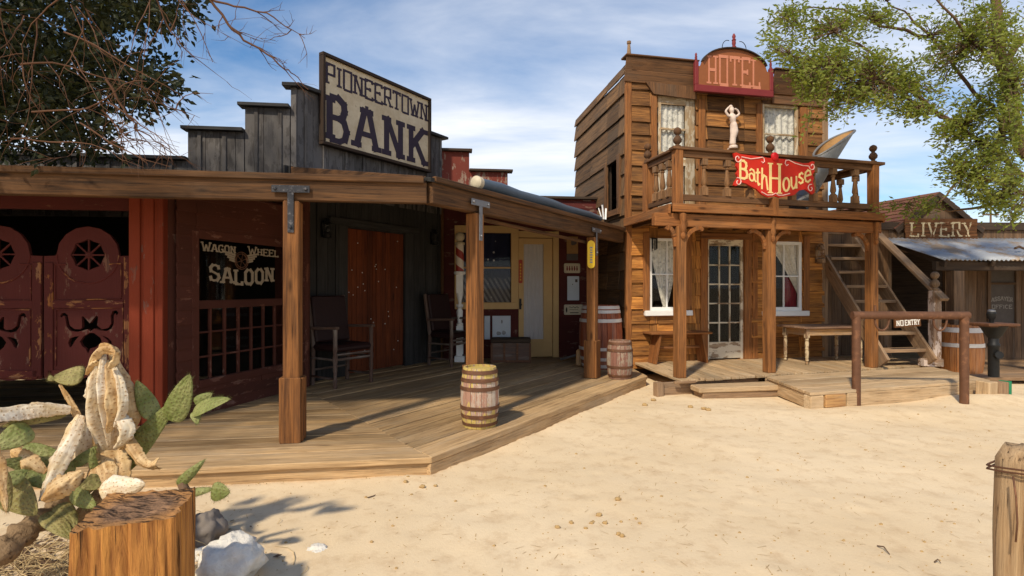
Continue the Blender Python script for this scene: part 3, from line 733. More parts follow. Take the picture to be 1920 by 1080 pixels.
for mir in (0, 1):
    fx = lambda pts: [((2*mid-p[0]) if mir else p[0], p[1]) for p in pts]
    me = shape([fx(edge), fx(lobes), fx(c1), fx(c2), fx(c3), fx(c4)], .034)
    me.transform(pF.mat(0, 0, -.05)); d = build('swing_door', None, M['red'], sa, 0, False, me)
    if mir: d['label'] = 'left leaf cut off by the picture edge'
    mb = MB(); cxx = fx([cc])[0]
    for k in range(8):
        a = k*math.pi/4; mb.bar(pF.p(cxx[0], cxx[1], -.05), pF.p(cxx[0]+.145*math.cos(a), cxx[1]+.145*math.sin(a), -.05+.0004*k), .014, .018, pF.n)
    mb.lathe(pF.p(*cxx, -.062), [(.034, 0), (.034, .02), (.02, .03)], 14, pF.n)
    build('wheel', mb, M['red'], d, .002)
    mb = MB()
    ring = [(cc[0]+.262*math.cos(R(q)), cc[1]+.262*math.sin(R(q))) for q in range(180, 361, 9)]
    mb.tube([pF.p(*q, -.033) for q in fx(ring)], .010, 6)
    for a, b, w in (((270+34, 250), (270+34, 1000), .075), ((818, 215), (818, 960), .05), ((330, 525), (795, 525), .07), ((300, 985), (820, 960), .075)):
        q, r = fx([cr(*a), cr(*b)]); mb.bar(pF.p(*q, -.028), pF.p(*r, -.028), w, .014, pF.n)
    build('door_rail', mb, M['redworn'], d, .004)
    mb = MB()
    for a, b in (((345, 265), (345, 500)), ((345, 265), (420, 262)), ((700, 262), (780, 258)), ((780, 258), (780, 480)), ((345, 500), (780, 488)), ((350, 560), (350, 930)), ((350, 560), (790, 545)), ((790, 545), (790, 925))):
        q, r = fx([cr(*a), cr(*b)]); mb.bar(pF.p(*q, -.03), pF.p(*r, -.03), .012, .014, pF.n)
    build('moulding', mb, M['redworn'], d, .003)
    if not mir:
        mb = MB()
        for cy in (310, 820): q = cr(848, cy); pF.box(mb, q[0]-.016, q[0]+.016, q[1]-.09, q[1]+.09, -.035, -.02)
        build('hinge', mb, M['blackiron'], d, .003)
mb = MB(); t0, t1 = pF.t(245), pF.t(309)
pF.box(mb, t0, t0+.095, ZD, 2.37, -.06, .035, .002); pF.box(mb, t0+.09, t1-.04, ZD, 2.37, -.05, .015, .002)
pF.box(mb, t0+.12, t0+.21, ZD, 2.37, -.02, .03, .002); pF.box(mb, t1-.05, t1, ZD, 2.37, -.06, .035, .002)
build('column', mb, M['redcol'], sa, .006)
mb = MB(); t2 = pF.t(-88)
pF.box(mb, -6, t0, 2.12, 2.37, -.08, -.02); pF.box(mb, -6, t2, ZD, 2.12, -.06, .0); build('front_wall', mb, M['red'], sa)
# window wall turning back from the red column
ww0, ww1 = pW.t(366), pW.t(536); wz0, wz1 = .46, 1.915
hole = (ww0, ww1, wz0, wz1)
mb = MB(); siding(mb, pW, .08, 1.95, ZD, 2.41, .118, [hole], lap=.012, brk=.1); backing(mb, pW, .02, 1.98, ZD, 2.42, [hole])
mb.abox(-3.05, -2.62, 6.86, 6.92, ZD, 2.56)
build('window_wall', mb, M['redsid'], sa, .002)
mb = MB(); f = .055
for a, b, c, e in ((ww0-.05, ww0+.03, wz0-.05, wz1+.05), (ww1-.03, ww1+.05, wz0-.05, wz1+.05)): pW.box(mb, a, b, c, e, -.03, .022)
pW.box(mb, ww0+.03, ww1-.03, wz1-.02, wz1+.07, -.03, .024); pW.box(mb, ww0+.03, ww1-.03, wz0-.06, wz0+.02, -.03, .03); pW.box(mb, ww0+.03, ww1-.03, 1.19, 1.275, -.03, .02)
win = build('window', mb, M['redsid'], sa, .004)
mb = MB(); n = 7
for k in range(1, n): t = ww0+(ww1-ww0)*k/n; pW.box(mb, t-.011, t+.011, wz0, 1.2, -.028, .004)
for k in (1, 2): z = wz0+(1.2-wz0)*k/3; pW.box(mb, ww0, ww1, z-.009, z+.009, -.029, .003)
build('muntin', mb, M['redsid'], win, .002)
mb = MB(); pW.box(mb, ww0, ww1, wz0, wz1, -.022, -.018); build('glass', mb, M['glass'], win)
# painted lettering on the window
mb = MB(); arcb = lambda k: (lambda u: -k*4*u*(1-u))
pz = lambda px, py: (pW.t(px), pW.z(px, py))
a, b = pz(381, 469), pz(443, 470)
text(mb, 'WAG0N', pW.mat(a[0], 1.775, -.016), b[0]-a[0], .075, .017, .032, .36, .003, vst=.011, scale=lambda i: 1.25 if i == 0 else 1, sth=.014)
a, b = pz(468, 469), pz(523, 477)
text(mb, 'WHEEL', pW.mat(a[0], 1.775, -.016), b[0]-a[0], .075, .017, .032, .36, .003, vst=.011, scale=lambda i: 1.25 if i == 0 else 1, sth=.014)
a, b = pz(396, 540), pz(514, 545)
text(mb, 'SAL00N', pW.mat(a[0], 1.44, -.016), b[0]-a[0], .16, .036, .068, .36, .003, vst=.022, base=lambda u: .05-.2*u*(1-u)-.0, sth=.022)
wc = pz(455, 488); 
for s in (-1, 1):
    for k in range(4):
        q0 = pW.p(wc[0]+s*.085, wc[1]-.02+.024*k, -.0155); q1 = pW.p(wc[0]+s*(.17+.028*k), wc[1]+.0+.028*k, -.0155)
        mb.bar(q0, q1, .020, .003, pW.n)
build('lettering', mb, plain('window_lettering', (.36, .29, .205), .7, var=.25, sc=25), win)
mb = MB()
for r in (.095, .075): mb.tube([pW.p(wc[0]+r*math.cos(R(q)), wc[1]-.005+r*math.sin(R(q)), -.0155) for q in range(0, 361, 15)], .006, 5)
for k in range(6): mb.bar(pW.p(wc[0], wc[1]-.005, -.0155), pW.p(wc[0]+.09*math.cos(k*math.pi/3+.3), wc[1]-.005+.09*math.sin(k*math.pi/3+.3), -.0155), .007, .003, pW.n)
build('wheel_emblem', mb, M['iron'], win)
mb = MB()
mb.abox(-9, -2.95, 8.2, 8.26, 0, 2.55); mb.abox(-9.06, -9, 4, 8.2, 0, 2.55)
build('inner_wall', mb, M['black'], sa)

# ---------------------------------------------------------------- bank
bk = thing('bank', 'grey board bank with stepped false front and red-brown double door', 'bank', (-1.5, 8, 0))
pB = Plane((-2.9, 6.95), (.547, .837)); T = pB.t
tE = T(828); dh = (T(650), T(758), ZD, 2.28)
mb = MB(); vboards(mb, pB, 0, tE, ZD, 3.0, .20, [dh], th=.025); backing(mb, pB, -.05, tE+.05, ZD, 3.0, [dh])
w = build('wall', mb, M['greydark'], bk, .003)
mb = MB(); t = .1
while t < tE:
    if not (dh[0]-.2 < t < dh[1]+.2): pB.box(mb, t, t+.05, ZD, 3.0, .001, .02)
    t += .31
build('batten', mb, M['greydark'], w, .003)
mb = MB(); vboards(mb, pB, dh[0], (dh[0]+dh[1])/2-.004, ZD+.02, 2.27, .10, th=.03, off=-.02); vboards(mb, pB, (dh[0]+dh[1])/2+.004, dh[1], ZD+.02, 2.27, .10, th=.03, off=-.022)
dr = build('door', mb, M['doorwood'], bk, .003)
mb = MB()
for k in range(26):
    t = random.uniform(dh[0]+.05, dh[1]-.05); z = random.choice([.5, .95, 1.4, 1.75, 2.05])+random.uniform(-.12, .12)
    mb.lathe(pB.p(t, z, -.021), [(.009, 0), (.006, .006)], 6, pB.n)
build('nail_head', mb, M['letterwhite'], dr)
mb = MB(); pB.box(mb, dh[0]-.16, dh[0]-.0, ZD, 2.30, 0, .03); pB.box(mb, dh[1], dh[1]+.17, ZD, 2.30, 0, .03); pB.box(mb, dh[0]-.32, dh[1]+.30, 2.30, 2.40, 0, .05)
build('door_frame', mb, M['greydark'], bk, .004)
mb = MB(); pB.box(mb, tE-.03, tE+.02, ZD, 2.9, .0, .035); build('corner_trim', mb, M['beam'], bk, .004)
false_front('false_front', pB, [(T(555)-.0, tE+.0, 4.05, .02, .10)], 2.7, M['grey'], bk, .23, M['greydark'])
mb = MB(); C0 = (-.72, 4.61); CE = (1.75, 8.56)
poly = [(-.69, 4.53), (1.80, 8.52), (1.80, 10.0), (-1.25, 9.62), (-2.86, 7.0)]
mb.prism(poly, [zr(*p)-.02 for p in poly], [zr(*p)+.015 for p in poly], dB); build('porch_roof', mb, M['greydark'], bk)
mb = MB(); a, b = V((-2.85, 6.97, 0)), V((-.74, 4.60, 0))
for i in range(2):
    o = V((-.02*i, -.02*i, 0)); mb.prism([(a+o)[:2], (b+o)[:2], (b+o+V((-.03, -.025, 0)))[:2], (a+o+V((-.03, -.025, 0)))[:2]], [2.5, 2.30, 2.30, 2.5], [zr(a.x, a.y)+.03-.13*i, zr(b.x, b.y)+.02-.02*i, zr(b.x, b.y)+.02-.02*i, zr(a.x, a.y)+.03-.13*i], (.66, -.75))
build('roof_end_board', mb, M['beam'], bk, .004)
mb = MB(); beam_run(mb, C0, CE, 2.125, 2.315, .09); build('porch_beam', mb, M['beam'], bk, .008)
mb = MB(); nB = V((.847, -.531, 0)); p, q = V((*C0, 2.335))+nB*.06, V((*CE, 2.335))+nB*.06; mb.bar(p, q, .05, .05, jit=.002); build('roof_edge', mb, M['beam'], bk, .006)
mb = MB(); q = V((*C0, 0))-nB*.09; e = V((.531, .847, 0)); mb.bar(q+e*.85+Z*2.10, q+e*3.6+Z*2.05, .03, .04); build('ledger', mb, M['beam'], bk, .004)
post(bk, -.36, 5.17, (.531, .847), (.847, -.531), 2.12); post(bk, 1.14, 7.58, (.531, .847), (.847, -.531), 2.12)

mb = MB(); pB.box(mb, 0, tE, 0, 2.9, -.30, -.25); build('inner_wall', mb, M['black'], bk)  # black backing added behind the door to stop light leaking through
# bank sign
sg = thing('bank_sign', 'large cream sign lettered PIONEERTOWN BANK in purple slab letters', 'sign', pB.p((T(595)+T(798))/2, 3.36))
s0, s1, sz0, sz1 = T(595), T(799), 3.36, 4.62
mb = MB(); pB.box(mb, s0+.03, s1-.03, sz0+.03, sz1-.03, .06, .085); build('board', mb, M['signcream'], sg)
mb = MB()
for a, b, c, e in ((s0, s1, sz1-.045, sz1), (s0, s1, sz0, sz0+.045), (s0, s0+.045, sz0+.045, sz1-.045), (s1-.045, s1, sz0+.045, sz1-.045)): pB.box(mb, a, b, c, e, .03, .125)
build('frame', mb, wood('sign_frame', (.040, .021, .011), (.014, .008, .005), grey=(.03, .022, .016)), sg, .005)
mb = MB(); Wd = s1-s0
text(mb, 'PIONEERTOWN', pB.mat(s0+.075, sz1-.40, .0855), Wd-.15, .275, .036, .085, .30, .002, vst=.034, sth=.03)
mx = pB.mat(s0+.10, sz0+.10, .0855)
text(mb, 'BANK', mx, Wd-.22, .60, .108, .195, .46, .002, vst=.08, sth=.08)
build('lettering', mb, M['letter'], sg)
def lantern(name, label, pl, t, z, m=M['blackiron'], s=1.0):
    g = thing(name, label, 'lantern', pl.p(t, z), 'wall lanterns')
    c = pl.p(t, z, .10)
    mb = MB(); mb.lathe(c-Z*.13*s, [(.05*s, 0), (.06*s, .01), (.055*s, .06*s), (.035*s, .07*s)], 12); mb.lathe(c+Z*.06*s, [(.035*s, 0), (.055*s, .01), (.03*s, .05*s), (.015*s, .07*s)], 12)
    for k in (-1, 1): mb.tube([c+pl.d*k*.055*s-Z*.1*s, c+pl.d*k*.07*s, c+pl.d*k*.05*s+Z*.08*s], .006, 5)
    mb.tube([c+pl.d*.05*s*math.cos(R(q))+Z*(.10+.06*math.sin(R(q)))*s for q in range(0, 181, 20)], .005, 5)
    pl.box(mb, t-.04*s, t+.04*s, z-.12*s, z+.10*s, .02, .035); mb.bar(pl.p(t, z+.13*s, .03), c+Z*.13*s, .015, .015)
    build('frame', mb, m, g, smooth=True)
    mb = MB(); mb.lathe(c-Z*.06*s, [(.03*s, 0), (.042*s, .06*s), (.03*s, .12*s)], 12); build('globe', mb, M['glass'], g, smooth=True)
    return g
lantern('wall_lantern', 'black barn lantern on grey wall beside the saloon corner', pB, T(605), 2.22)
lantern('wall_lantern', 'black barn lantern on grey wall near the barber pole', pB, T(808), 2.27)

# ---------------------------------------------------------------- barber shop
bs = thing('barber_shop', 'narrow dark red barber shop with cream window frame and door', 'barber shop', (.3, 9.7, 0))
pR = Plane((-1.27, 9.55), (1, .115)); T = pR.t
wh = (T(866), T(958), pR.z(930, 567), pR.z(930, 437)); dh = (T(972), T(1036), ZD, pR.z(1000, 446))
mb = MB(); siding(mb, pR, 0, 3.1, ZD, 3.0, .24, [wh, dh], lap=.008, brk=0); backing(mb, pR, 0, 3.1, ZD, 3.0, [wh, dh])
build('wall', mb, M['barber'], bs, .002)
mb = MB()
pR.box(mb, wh[0]-.13, dh[0]-.0, wh[3], wh[3]+.13, 0, .035); pR.box(mb, wh[0]-.13, dh[0]-.0, wh[2]-.12, wh[2], 0, .05); pR.box(mb, wh[0]-.13, wh[0], wh[2], wh[3], 0, .03); pR.box(mb, wh[1], dh[0], wh[2], wh[3], 0, .03)
pR.box(mb, wh[0], wh[1], (wh[2]+wh[3])/2-.015, (wh[2]+wh[3])/2+.015, -.03, -.01)
wi = build('window', mb, M['cream'], bs, .005)
mb = MB(); pR.box(mb, wh[0], wh[1], wh[2], wh[3], -.026, -.022); build('glass', mb, M['glass'], wi)
def flagmat():
    m, nt, b = mat('bunting', .9); g = nd(nt, 'TexCoord').outputs['Object']
    v = nd(nt, 'TexVoronoi', Vector=g, Scale=9.0, Randomness=.6); w = nd(nt, 'TexWave', Vector=nd(nt, 'Mapping', Vector=g, Rotation=(0, R(30), 0)), Scale=4.0)
    c = mixc(nt, ramp(nt, v.outputs['Distance'], (.14, 1.0), (.19, 0.0)), (.012, .016, .045), (.50, .48, .45))
    c2 = mixc(nt, ramp(nt, w.outputs[0], (.45, 0.0), (.55, 1.0)), (.02, .012, .014), (.3, .27, .25))
    z = nd(nt, 'SeparateXYZ', i0=g).outputs[2]
    setc(nt, b, mixc(nt, ramp(nt, mth(nt, 'ADD', mth(nt, 'MULTIPLY', z, .5), mth(nt, 'MULTIPLY', v.outputs['Distance'], .05)), (.80, 1.0), (.83, 0.0)), c, mixc(nt, .5, c2, c))); return m
mb = MB(); tm = (wh[0]+wh[1])/2
mb.grid(lambda u, v: pR.p(wh[0]+(wh[1]-wh[0])*u, wh[2]+(wh[3]-wh[2])*v, -.08+.02*math.sin(u*22)), 40, 2)
build('bunting', mb, flagmat(), wi, smooth='all')
# the bunting's object space starts at the shop's base; door
mb = MB(); g0, g1, gz0, gz1 = T(982), T(1019), pR.z(1000, 636), pR.z(1000, 458)
for a, b, c, e in free(dh[2]+.015, dh[3]-.01, dh[0]+.004, dh[1]-.004, [(g0, g1, gz0, gz1)]): pR.box(mb, a, b, c, e, -.035, .008)
d = build('door', mb, M['cream'], bs, .003)
mb = MB(); mb.grid(lambda u, v: pR.p(g0+(g1-g0)*u, gz0+(gz1-gz0)*v, -.022+.006*math.sin(u*30+2*v)), 36, 4); build('curtain', mb, M['cloth'], d, smooth='all')
mb = MB(); pR.box(mb, T(973.5), T(977.5), pR.z(975, 580), pR.z(975, 560), .008, .016); mb.lathe(pR.p(T(975.5), pR.z(975, 571), .014), [(.008, 0), (.01, .03), (.024, .035), (.024, .055), (.01, .062)], 10, pR.n)
build('handle', mb, M['blackiron'], d, smooth=True)
mb = MB(); pR.box(mb, dh[1], dh[1]+.11, ZD, dh[3]+.12, 0, .045); pR.box(mb, dh[0], dh[1], dh[3], dh[3]+.12, 0, .04); build('door_frame', mb, M['cream'], bs, .005)
false_front('false_front', pR, [(.0, T(880), 3.85, .0, .05), (T(880), T(952), 3.50, .0, .09), (T(952), 3.15, 3.03, .0, .06)], 2.47, M['redtop'], bs, .9, M['dark'], batten=False)
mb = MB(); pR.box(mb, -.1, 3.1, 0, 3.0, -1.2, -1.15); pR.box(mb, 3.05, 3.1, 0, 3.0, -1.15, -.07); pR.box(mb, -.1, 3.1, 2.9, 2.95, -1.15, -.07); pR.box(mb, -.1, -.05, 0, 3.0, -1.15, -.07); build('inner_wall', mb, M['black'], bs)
fence = thing('board_fence', 'dark weathered board fence in the gap between barber shop and hotel', 'fence', (1.9, 10.6, 0))
mb = MB(); fp = Plane((1.45, 10.5), (1, 0)); siding(mb, fp, 0, 1.2, 0, 2.4, .2, lap=.01); build('board', mb, M['dark'], fence)
mb = MB(); fp.box(mb, .42, .52, 0, 2.45, .02, .12); build('post', mb, M['dark'], fence, .006)

# ---------------------------------------------------------------- hotel
ht = thing('hotel', 'two storey golden brown timber hotel with balcony over its porch', 'hotel', (3.6, 9.2, 0))
pH = Plane((1.85, 8.6), (.98, .2)); T = pH.t; ZH = .2
pHS = Plane((1.85, 8.6), (-.2, .98), (-.98, -.2)); Wf = T(1549); Dp = pHS.t(1080)
def hole(px0, px1, py0, py1, pl=pH): return (pl.t(px0), pl.t(px1), pl.z((px0+px1)/2, py1), pl.z((px0+px1)/2, py0))
hw1 = hole(1217, 1284, 447, 582); hdr = (T(1325), T(1394), ZH, pH.z(1360, 449)); hw2 = hole(1437, 1502, 453, 583)
hud = (T(1232), T(1303), 2.52, pH.z(1265, 179)); huw = hole(1428, 1496, 197, 300)
holes = [hw1, hdr, hw2, hud, huw]
mb = MB(); siding(mb, pH, .06, Wf-.06, ZH-.1, 2.42, .225, holes, lap=.026, brk=.35, jit=.007); build('front_siding', mb, M['hotel'], ht, .006)
mb = MB(); siding(mb, pH, .06, Wf-.06, 2.42, 4.78, .245, holes, lap=.026, brk=.3, jit=.007); build('upper_siding', mb, M['hotelup'], ht, .006)
mb = MB(); backing(mb, pH, 0, Wf, 0, 5.0, holes, -.07, -.04)
b0 = pH.p(0, 0, -.04); 
for pl, L in ((Plane(pH.p(Wf, 0)[:2], (-.2, .98), (.98, .2)), Dp), (Plane(pHS.p(Dp, 0)[:2], (.98, .2), (-.2, .98)), Wf)): pl.box(mb, 0, L, 0, 4.9, -.05, -.01)
mb.prism([pH.p(0, 0, -.05)[:2], pH.p(Wf, 0, -.05)[:2], (pH.p(Wf, 0, -.05)+V((-.2, .98, 0))*Dp)[:2], (pH.p(0, 0, -.05)+V((-.2, .98, 0))*Dp)[:2]], 4.80, 4.84)
mb.prism([pH.p(0, 0, -.07)[:2], pH.p(Wf, 0, -.07)[:2], (pH.p(Wf, 0, -.07)+V((-.2, .98, 0))*Dp)[:2], (pH.p(0, 0, -.07)+V((-.2, .98, 0))*Dp)[:2]], 2.40, 2.46)
so_ = hole(1163, 1141, 303, 396, pHS)
backing(mb, pHS, 0, Dp, 0, 4.8, [so_]); build('inner_wall', mb, M['dark'], ht)
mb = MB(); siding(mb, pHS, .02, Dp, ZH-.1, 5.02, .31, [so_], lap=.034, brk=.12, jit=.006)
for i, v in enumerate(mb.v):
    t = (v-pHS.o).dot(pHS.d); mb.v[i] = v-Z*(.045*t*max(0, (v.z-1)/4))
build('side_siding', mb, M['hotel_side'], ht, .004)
mb = MB(); pHS.box(mb, so_[0]-.10, so_[0], so_[2]-.1, so_[3]+.05, .0, .07); pHS.box(mb, so_[0]-.1, so_[1]+.07, so_[2]-.10, so_[2], .0, .09); pHS.box(mb, so_[1], so_[1]+.07, so_[2], so_[3]+.03, .0, .06)
build('side_opening_frame', mb, M['rail'], ht, .005)
mb = MB(); pH.box(mb, -.03, .075, ZH-.1, 2.3, -.03, .035, .003); pH.box(mb, -.03, .075, 2.3, 4.82, -.03, .032, .003); build('corner_post', mb, M['trim'], ht, .008)
mb = MB(); pH.box(mb, Wf-.10, Wf+.02, ZH-.1, 4.82, -.03, .03, .003); build('corner_post', mb, M['stair'], ht, .008)
# cornice: leaning fascia boards with a cap, and an uneven lower board
mb = MB()
for a, b in ((-.06, T(1302)), (T(1444), Wf+.06)):
    for zc, oc, hh, tl in ((4.985, .10, .19, .35), (4.80, .055, .19, .25)):
        up = (Z+pH.n*tl).normalized(); mb.box(pH.p((a+b)/2, zc, oc), (pH.d, pH.n-Z*tl*.9, up), (b-a, .03, hh), .005)
    pH.box(mb, a-.02, b, 5.085, 5.11, -.05, .17, .004)
pH.box(mb, T(1302), T(1444), 4.70, 5.0, .0, .05)
build('cornice', mb, M['rail'], ht, .006)
mb = MB(); q = [(T(1207), 4.73), (T(1302), 4.70), (T(1302), 4.50), (T(1222), 4.54)]; me = shape([q], .03); me.transform(pH.mat(0, 0, .055)); build('lower_cornice_board', None, M['rail'], ht, .004, False, me)
mb = MB(); pH.box(mb, T(1444), Wf-.1, 4.54, 4.68, .02, .055, .004); build('lower_cornice_board', mb, M['rail'], ht, .004)
mb = MB(); pp = pH.p(T(1185), 5.1, -.12); mb.lathe(pp, [(.045, 0), (.022, .30), (.034, .30), (.034, .34)], 10); build('roof_spike', mb, M['stair'], ht, smooth=True)
# lower windows
def sash(hl, rows, cols, mw, fm, frame=.045, sill=True, curtain=None):
    a, b, c, e = hl; mb = MB()
    pH.box(mb, a, a+frame, c, e, -.03, .018); pH.box(mb, b-frame, b, c, e, -.03, .018); pH.box(mb, a+frame, b-frame, e-frame, e, -.03, .017); pH.box(mb, a+frame, b-frame, c, c+frame*1.2, -.03, .017)
    for k in range(1, cols): t = a+(b-a)*k/cols; pH.box(mb, t-mw/2, t+mw/2, c+frame, e-frame, -.026, .004)
    for k in range(1, rows): z = c+(e-c)*k/rows; pH.box(mb, a+frame, b-frame, z-mw/2, z+mw/2, -.027, .006)
    w = build('window', mb, fm, ht, .003)
    mb = MB(); pH.box(mb, a, b, c, e, -.018, -.014); build('glass', mb, M['glass'], w)
    if sill: mb = MB(); pH.box(mb, a-.10, b+.10, c-.085, c, -.02, .09, .003); build('sill', mb, M['white'], w, .008)
    return w
w1 = sash(hw1, 2, 2, .022, M['white']); w2 = sash(hw2, 2, 2, .022, M['white'], .055)
mb = MB(); a, b, c, e = hw1; tc_ = (a+b)/2-.015
def drape(u, v):      # v 0 top .. 1 bottom, gathered to a knot
    k = (1-v)**.85*.46+.035; k = k if v < .93 else .035+.06*(v-.93)/.07
    return pH.p(tc_+(u-.5)*2*k*(b-a)*.92, e-.04-(e-c-.07)*v, -.05+.014*math.sin(u*40)*(.4+v))
mb.grid(drape, 70, 24); build('curtain', mb, M['lace'], w1, smooth='all')
mb = MB(); a, b, c, e = hw2
mb.grid(lambda u, v: pH.p(a+(b-a)*(.06+.94*u if v < .01 else .06+.94*(u+(1-u)*.95*v**.8)), e-.04-(e-c)*.72*v, -.05+.012*math.sin(u*34)), 50, 20); build('curtain', mb, M['sheer'], w2, smooth='all')
mb = MB(); mb.grid(lambda u, v: pH.p(a+(b-a)*(.60+.38*u), c+.02+(e-c)*.5*v, -.10+.015*math.sin(u*28)), 40, 2); build('red_drape', mb, M['flesh'], w2, smooth='all')
mb = MB()
for a, b in ((hw1[0]-.12, hw1[0]-.005), (hw1[1]+.005, hw1[1]+.10), (hw2[1]+.02, hw2[1]+.14)): mb = MB(); pH.box(mb, a, b, hw1[2]-.02, 2.3, .0, .045, .003); build('window_trim', mb, M['trim'], ht, .006)
# glazed door
a, b, c, e = hdr; mb = MB(); f = .05
pH.box(mb, a, a+f, c, e, -.045, -.005); pH.box(mb, b-f, b, c, e, -.045, -.005); pz1, pz0 = pH.z(1360, 461), pH.z(1360, 641)
pH.box(mb, a+f, b-f, pz1, e, -.045, -.006); pH.box(mb, a+f, b-f, c+.02, pz0, -.045, -.004)
for k in (1, 2): t = a+f+(b-a-2*f)*k/3; pH.box(mb, t-.012, t+.012, pz0, pz1, -.04, -.012)
for k in range(1, 5): z = pz0+(pz1-pz0)*k/5; pH.box(mb, a+f, b-f, z-.012, z+.012, -.041, -.011)
d = build('door', mb, M['doorwhite'], ht, .003)
mb = MB(); pH.box(mb, a+f, b-f, pz0, pz1, -.03, -.026); build('glass', mb, M['glass'], d)
mb = MB(); pH.box(mb, a-.13, a, ZH, 2.32, -.03, .045, .003); pH.box(mb, b, b+.13, ZH, 2.32, -.03, .045, .003); pH.box(mb, b+.15, b+.25, ZH, 2.32, .0, .035, .003); pH.box(mb, a-.13, b+.13, e, e+.1, -.03, .05)
build('door_frame', mb, M['trim'], ht, .006)
# upper door and window with lace
a, b, c, e = hud; mb = MB(); ga, gb = T(1240), T(1286); gz1 = pH.z(1262, 196); gz0 = pH.z(1262, 285); bz0 = 2.62; bz1 = pH.z(1262, 310)
for q in free(c, e-.02, a+.02, b, [(ga, gb, gz0, gz1), (ga, gb, bz0, bz1)]): pH.box(mb, q[0], q[1], q[2], q[3], -.045, -.005)
pH.box(mb, ga, gb, pH.z(1262, 244), pH.z(1262, 240), -.03, .0)
d = build('balcony_door', mb, M['palewood'], ht, .003)
mb = MB(); pH.box(mb, ga, gb, gz0, gz1, -.024, -.02); pH.box(mb, ga, gb, bz0, bz1, -.0245, -.0205); build('glass', mb, M['glass'], d)
mb = MB(); mb.grid(lambda u, v: pH.p(ga+(gb-ga)*u, bz0+(gz1-bz0)*v, -.06+.01*math.sin(u*30)), 44, 2); build('curtain', mb, M['lace'], d, smooth='all')
a, b, c, e = huw; mb = MB()
pH.box(mb, a, a+.05, c, e, -.03, .01); pH.box(mb, b-.05, b, c, e, -.03, .01); pH.box(mb, a+.05, b-.05, e-.05, e, -.03, .009); pH.box(mb, a+.05, b-.05, (c+e)/2-.05, (c+e)/2-.02, -.025, .0)
w = build('balcony_window', mb, M['palewood'], ht, .003)
mb = MB(); pH.box(mb, a, b, c, e, -.02, -.016); build('glass', mb, M['glass'], w)
mb = MB(); mb.grid(lambda u, v: pH.p(a+(b-a)*u, c+(e-c)*v, -.06+.014*math.sin(u*36)), 60, 2); build('curtain', mb, M['lace'], w, smooth='all')
mb = MB()
for p0, p1 in ((1220, 1230), (1308, 1320), (1416, 1427), (1498, 1511)): mb = MB(); pH.box(mb, T(p0), T(p1), 2.52, 4.52, .0, .05, .003); build('upper_trim', mb, M['trim'], ht, .006)
# balcony
pb = Plane((2.20, 7.14), (3.19, .87)); TB = pb.t; ZB = 2.52
bl0, bl1 = TB(1264), TB(1642)
wd = V((-.24, .97, 0)).normalized()
mb = MB(); fl = pb.p(TB(1254), 0, .06); fr = pb.p(TB(1649), 0, .06); bl_ = pH.p(-.02, 0); br = pH.p(T(1535), 0)
n = 16
for k in range(n):
    q = lambda u, s: (fl.lerp(fr, u) if s == 0 else bl_.lerp(br, u))
    mb.prism([q((k+.02)/n, 0)[:2], q((k+.98)/n, 0)[:2], q((k+.98)/n, 1)[:2], q((k+.02)/n, 1)[:2]], ZB-.04, ZB, (-.2, .98))
bal = build('balcony_floor', mb, M['rail'], ht, .003)
mb = MB(); pb.box(mb, TB(1255), TB(1649), 2.405, 2.52, .065, .10, .003); mb.bar(fl+Z*2.45-pb.d*.02, bl_+Z*2.45-pH.d*.02, .035, .13); mb.bar(fr+Z*2.45+pb.d*.02, br+Z*2.45+pH.d*.02, .035, .13)
build('rim_board', mb, M['trim'], bal, .006)
mb = MB(); pb.box(mb, TB(1226), TB(1650), 2.225, 2.395, -.06, .03, .004); build('porch_beam', mb, M['trim'], ht, .008)
mb = MB()
for k in range(8):
    u = (k+.3)/8; p, q = fl.lerp(fr, u), bl_.lerp(br, u); mb.bar(p+Z*2.42+pb.n*-.08, q+Z*2.42, .05, .11)
build('joist', mb, M['rail'], bal)
rl = []
mb = MB(); pb.box(mb, TB(1258), TB(1652), 3.245, 3.285, -.07, .07, .003); lp0 = pb.p(bl0+.05, 0); lp1 = lp0+wd*.82; rp0 = pb.p(bl1-.05, 0); rp1 = rp0+wd*.95
mb.bar(lp0+Z*3.262+wd*.08, lp1+Z*3.262, .13, .036); mb.bar(rp0+Z*3.262+wd*.08, rp1+Z*3.262, .13, .036); build('handrail', mb, M['rail'], bal, .006)
mb = MB(); pb.box(mb, bl0+.1, bl1-.1, 3.155, 3.243, -.03, .03, .003); pb.box(mb, bl0+.1, bl1-.1, 2.575, 2.655, -.03, .03, .003)
for a, b in ((lp0, lp1), (rp0, rp1)): mb.bar(a+Z*3.2+wd*.07, b+Z*3.2, .05, .08); mb.bar(a+Z*2.61+wd*.07, b+Z*2.61, .05, .07)
build('rail_board', mb, M['rail'], bal, .005)
BP = [(.042, 0), (.042, .10)], [(.022, .10), (.036, .13), (.026, .16), (.034, .22), (.030, .30), (.022, .40), (.020, .43)], [(.040, .43), (.040, .50)]
def baluster_bm(s=1.0):
    mb = MB(); hh = .50
    mb.box((0, 0, .055), (X, Y, Z), (.085, .085, .11), .001); mb.box((0, 0, .455), (X, Y, Z), (.08, .08, .09), .001)
    mb.lathe((0, 0, .11), [(.040, 0), (.040, .012), (.026, .02), (.030, .03), (.040, .055), (.040, .075), (.034, .13), (.024, .22), (.020, .255), (.030, .265), (.030, .28), (.024, .30)], 12)
    return mb
first = None
def put_baluster(p):
    global first
    if first is None: first = build('baluster', baluster_bm(), M['baluster'], bal, .003, 'flat'); o = first
    else: o = first.copy(); COL.objects.link(o)
    o.location = p; o.rotation_euler = (0, 0, random.uniform(-.1, .3)+.25)
for px in (1320, 1363, 1406, 1485, 1525, 1562, 1603): put_baluster(pb.p(TB(px), 2.655))
for k in (.25, .47, .69): put_baluster(lp0.lerp(lp1, k)+Z*2.65)
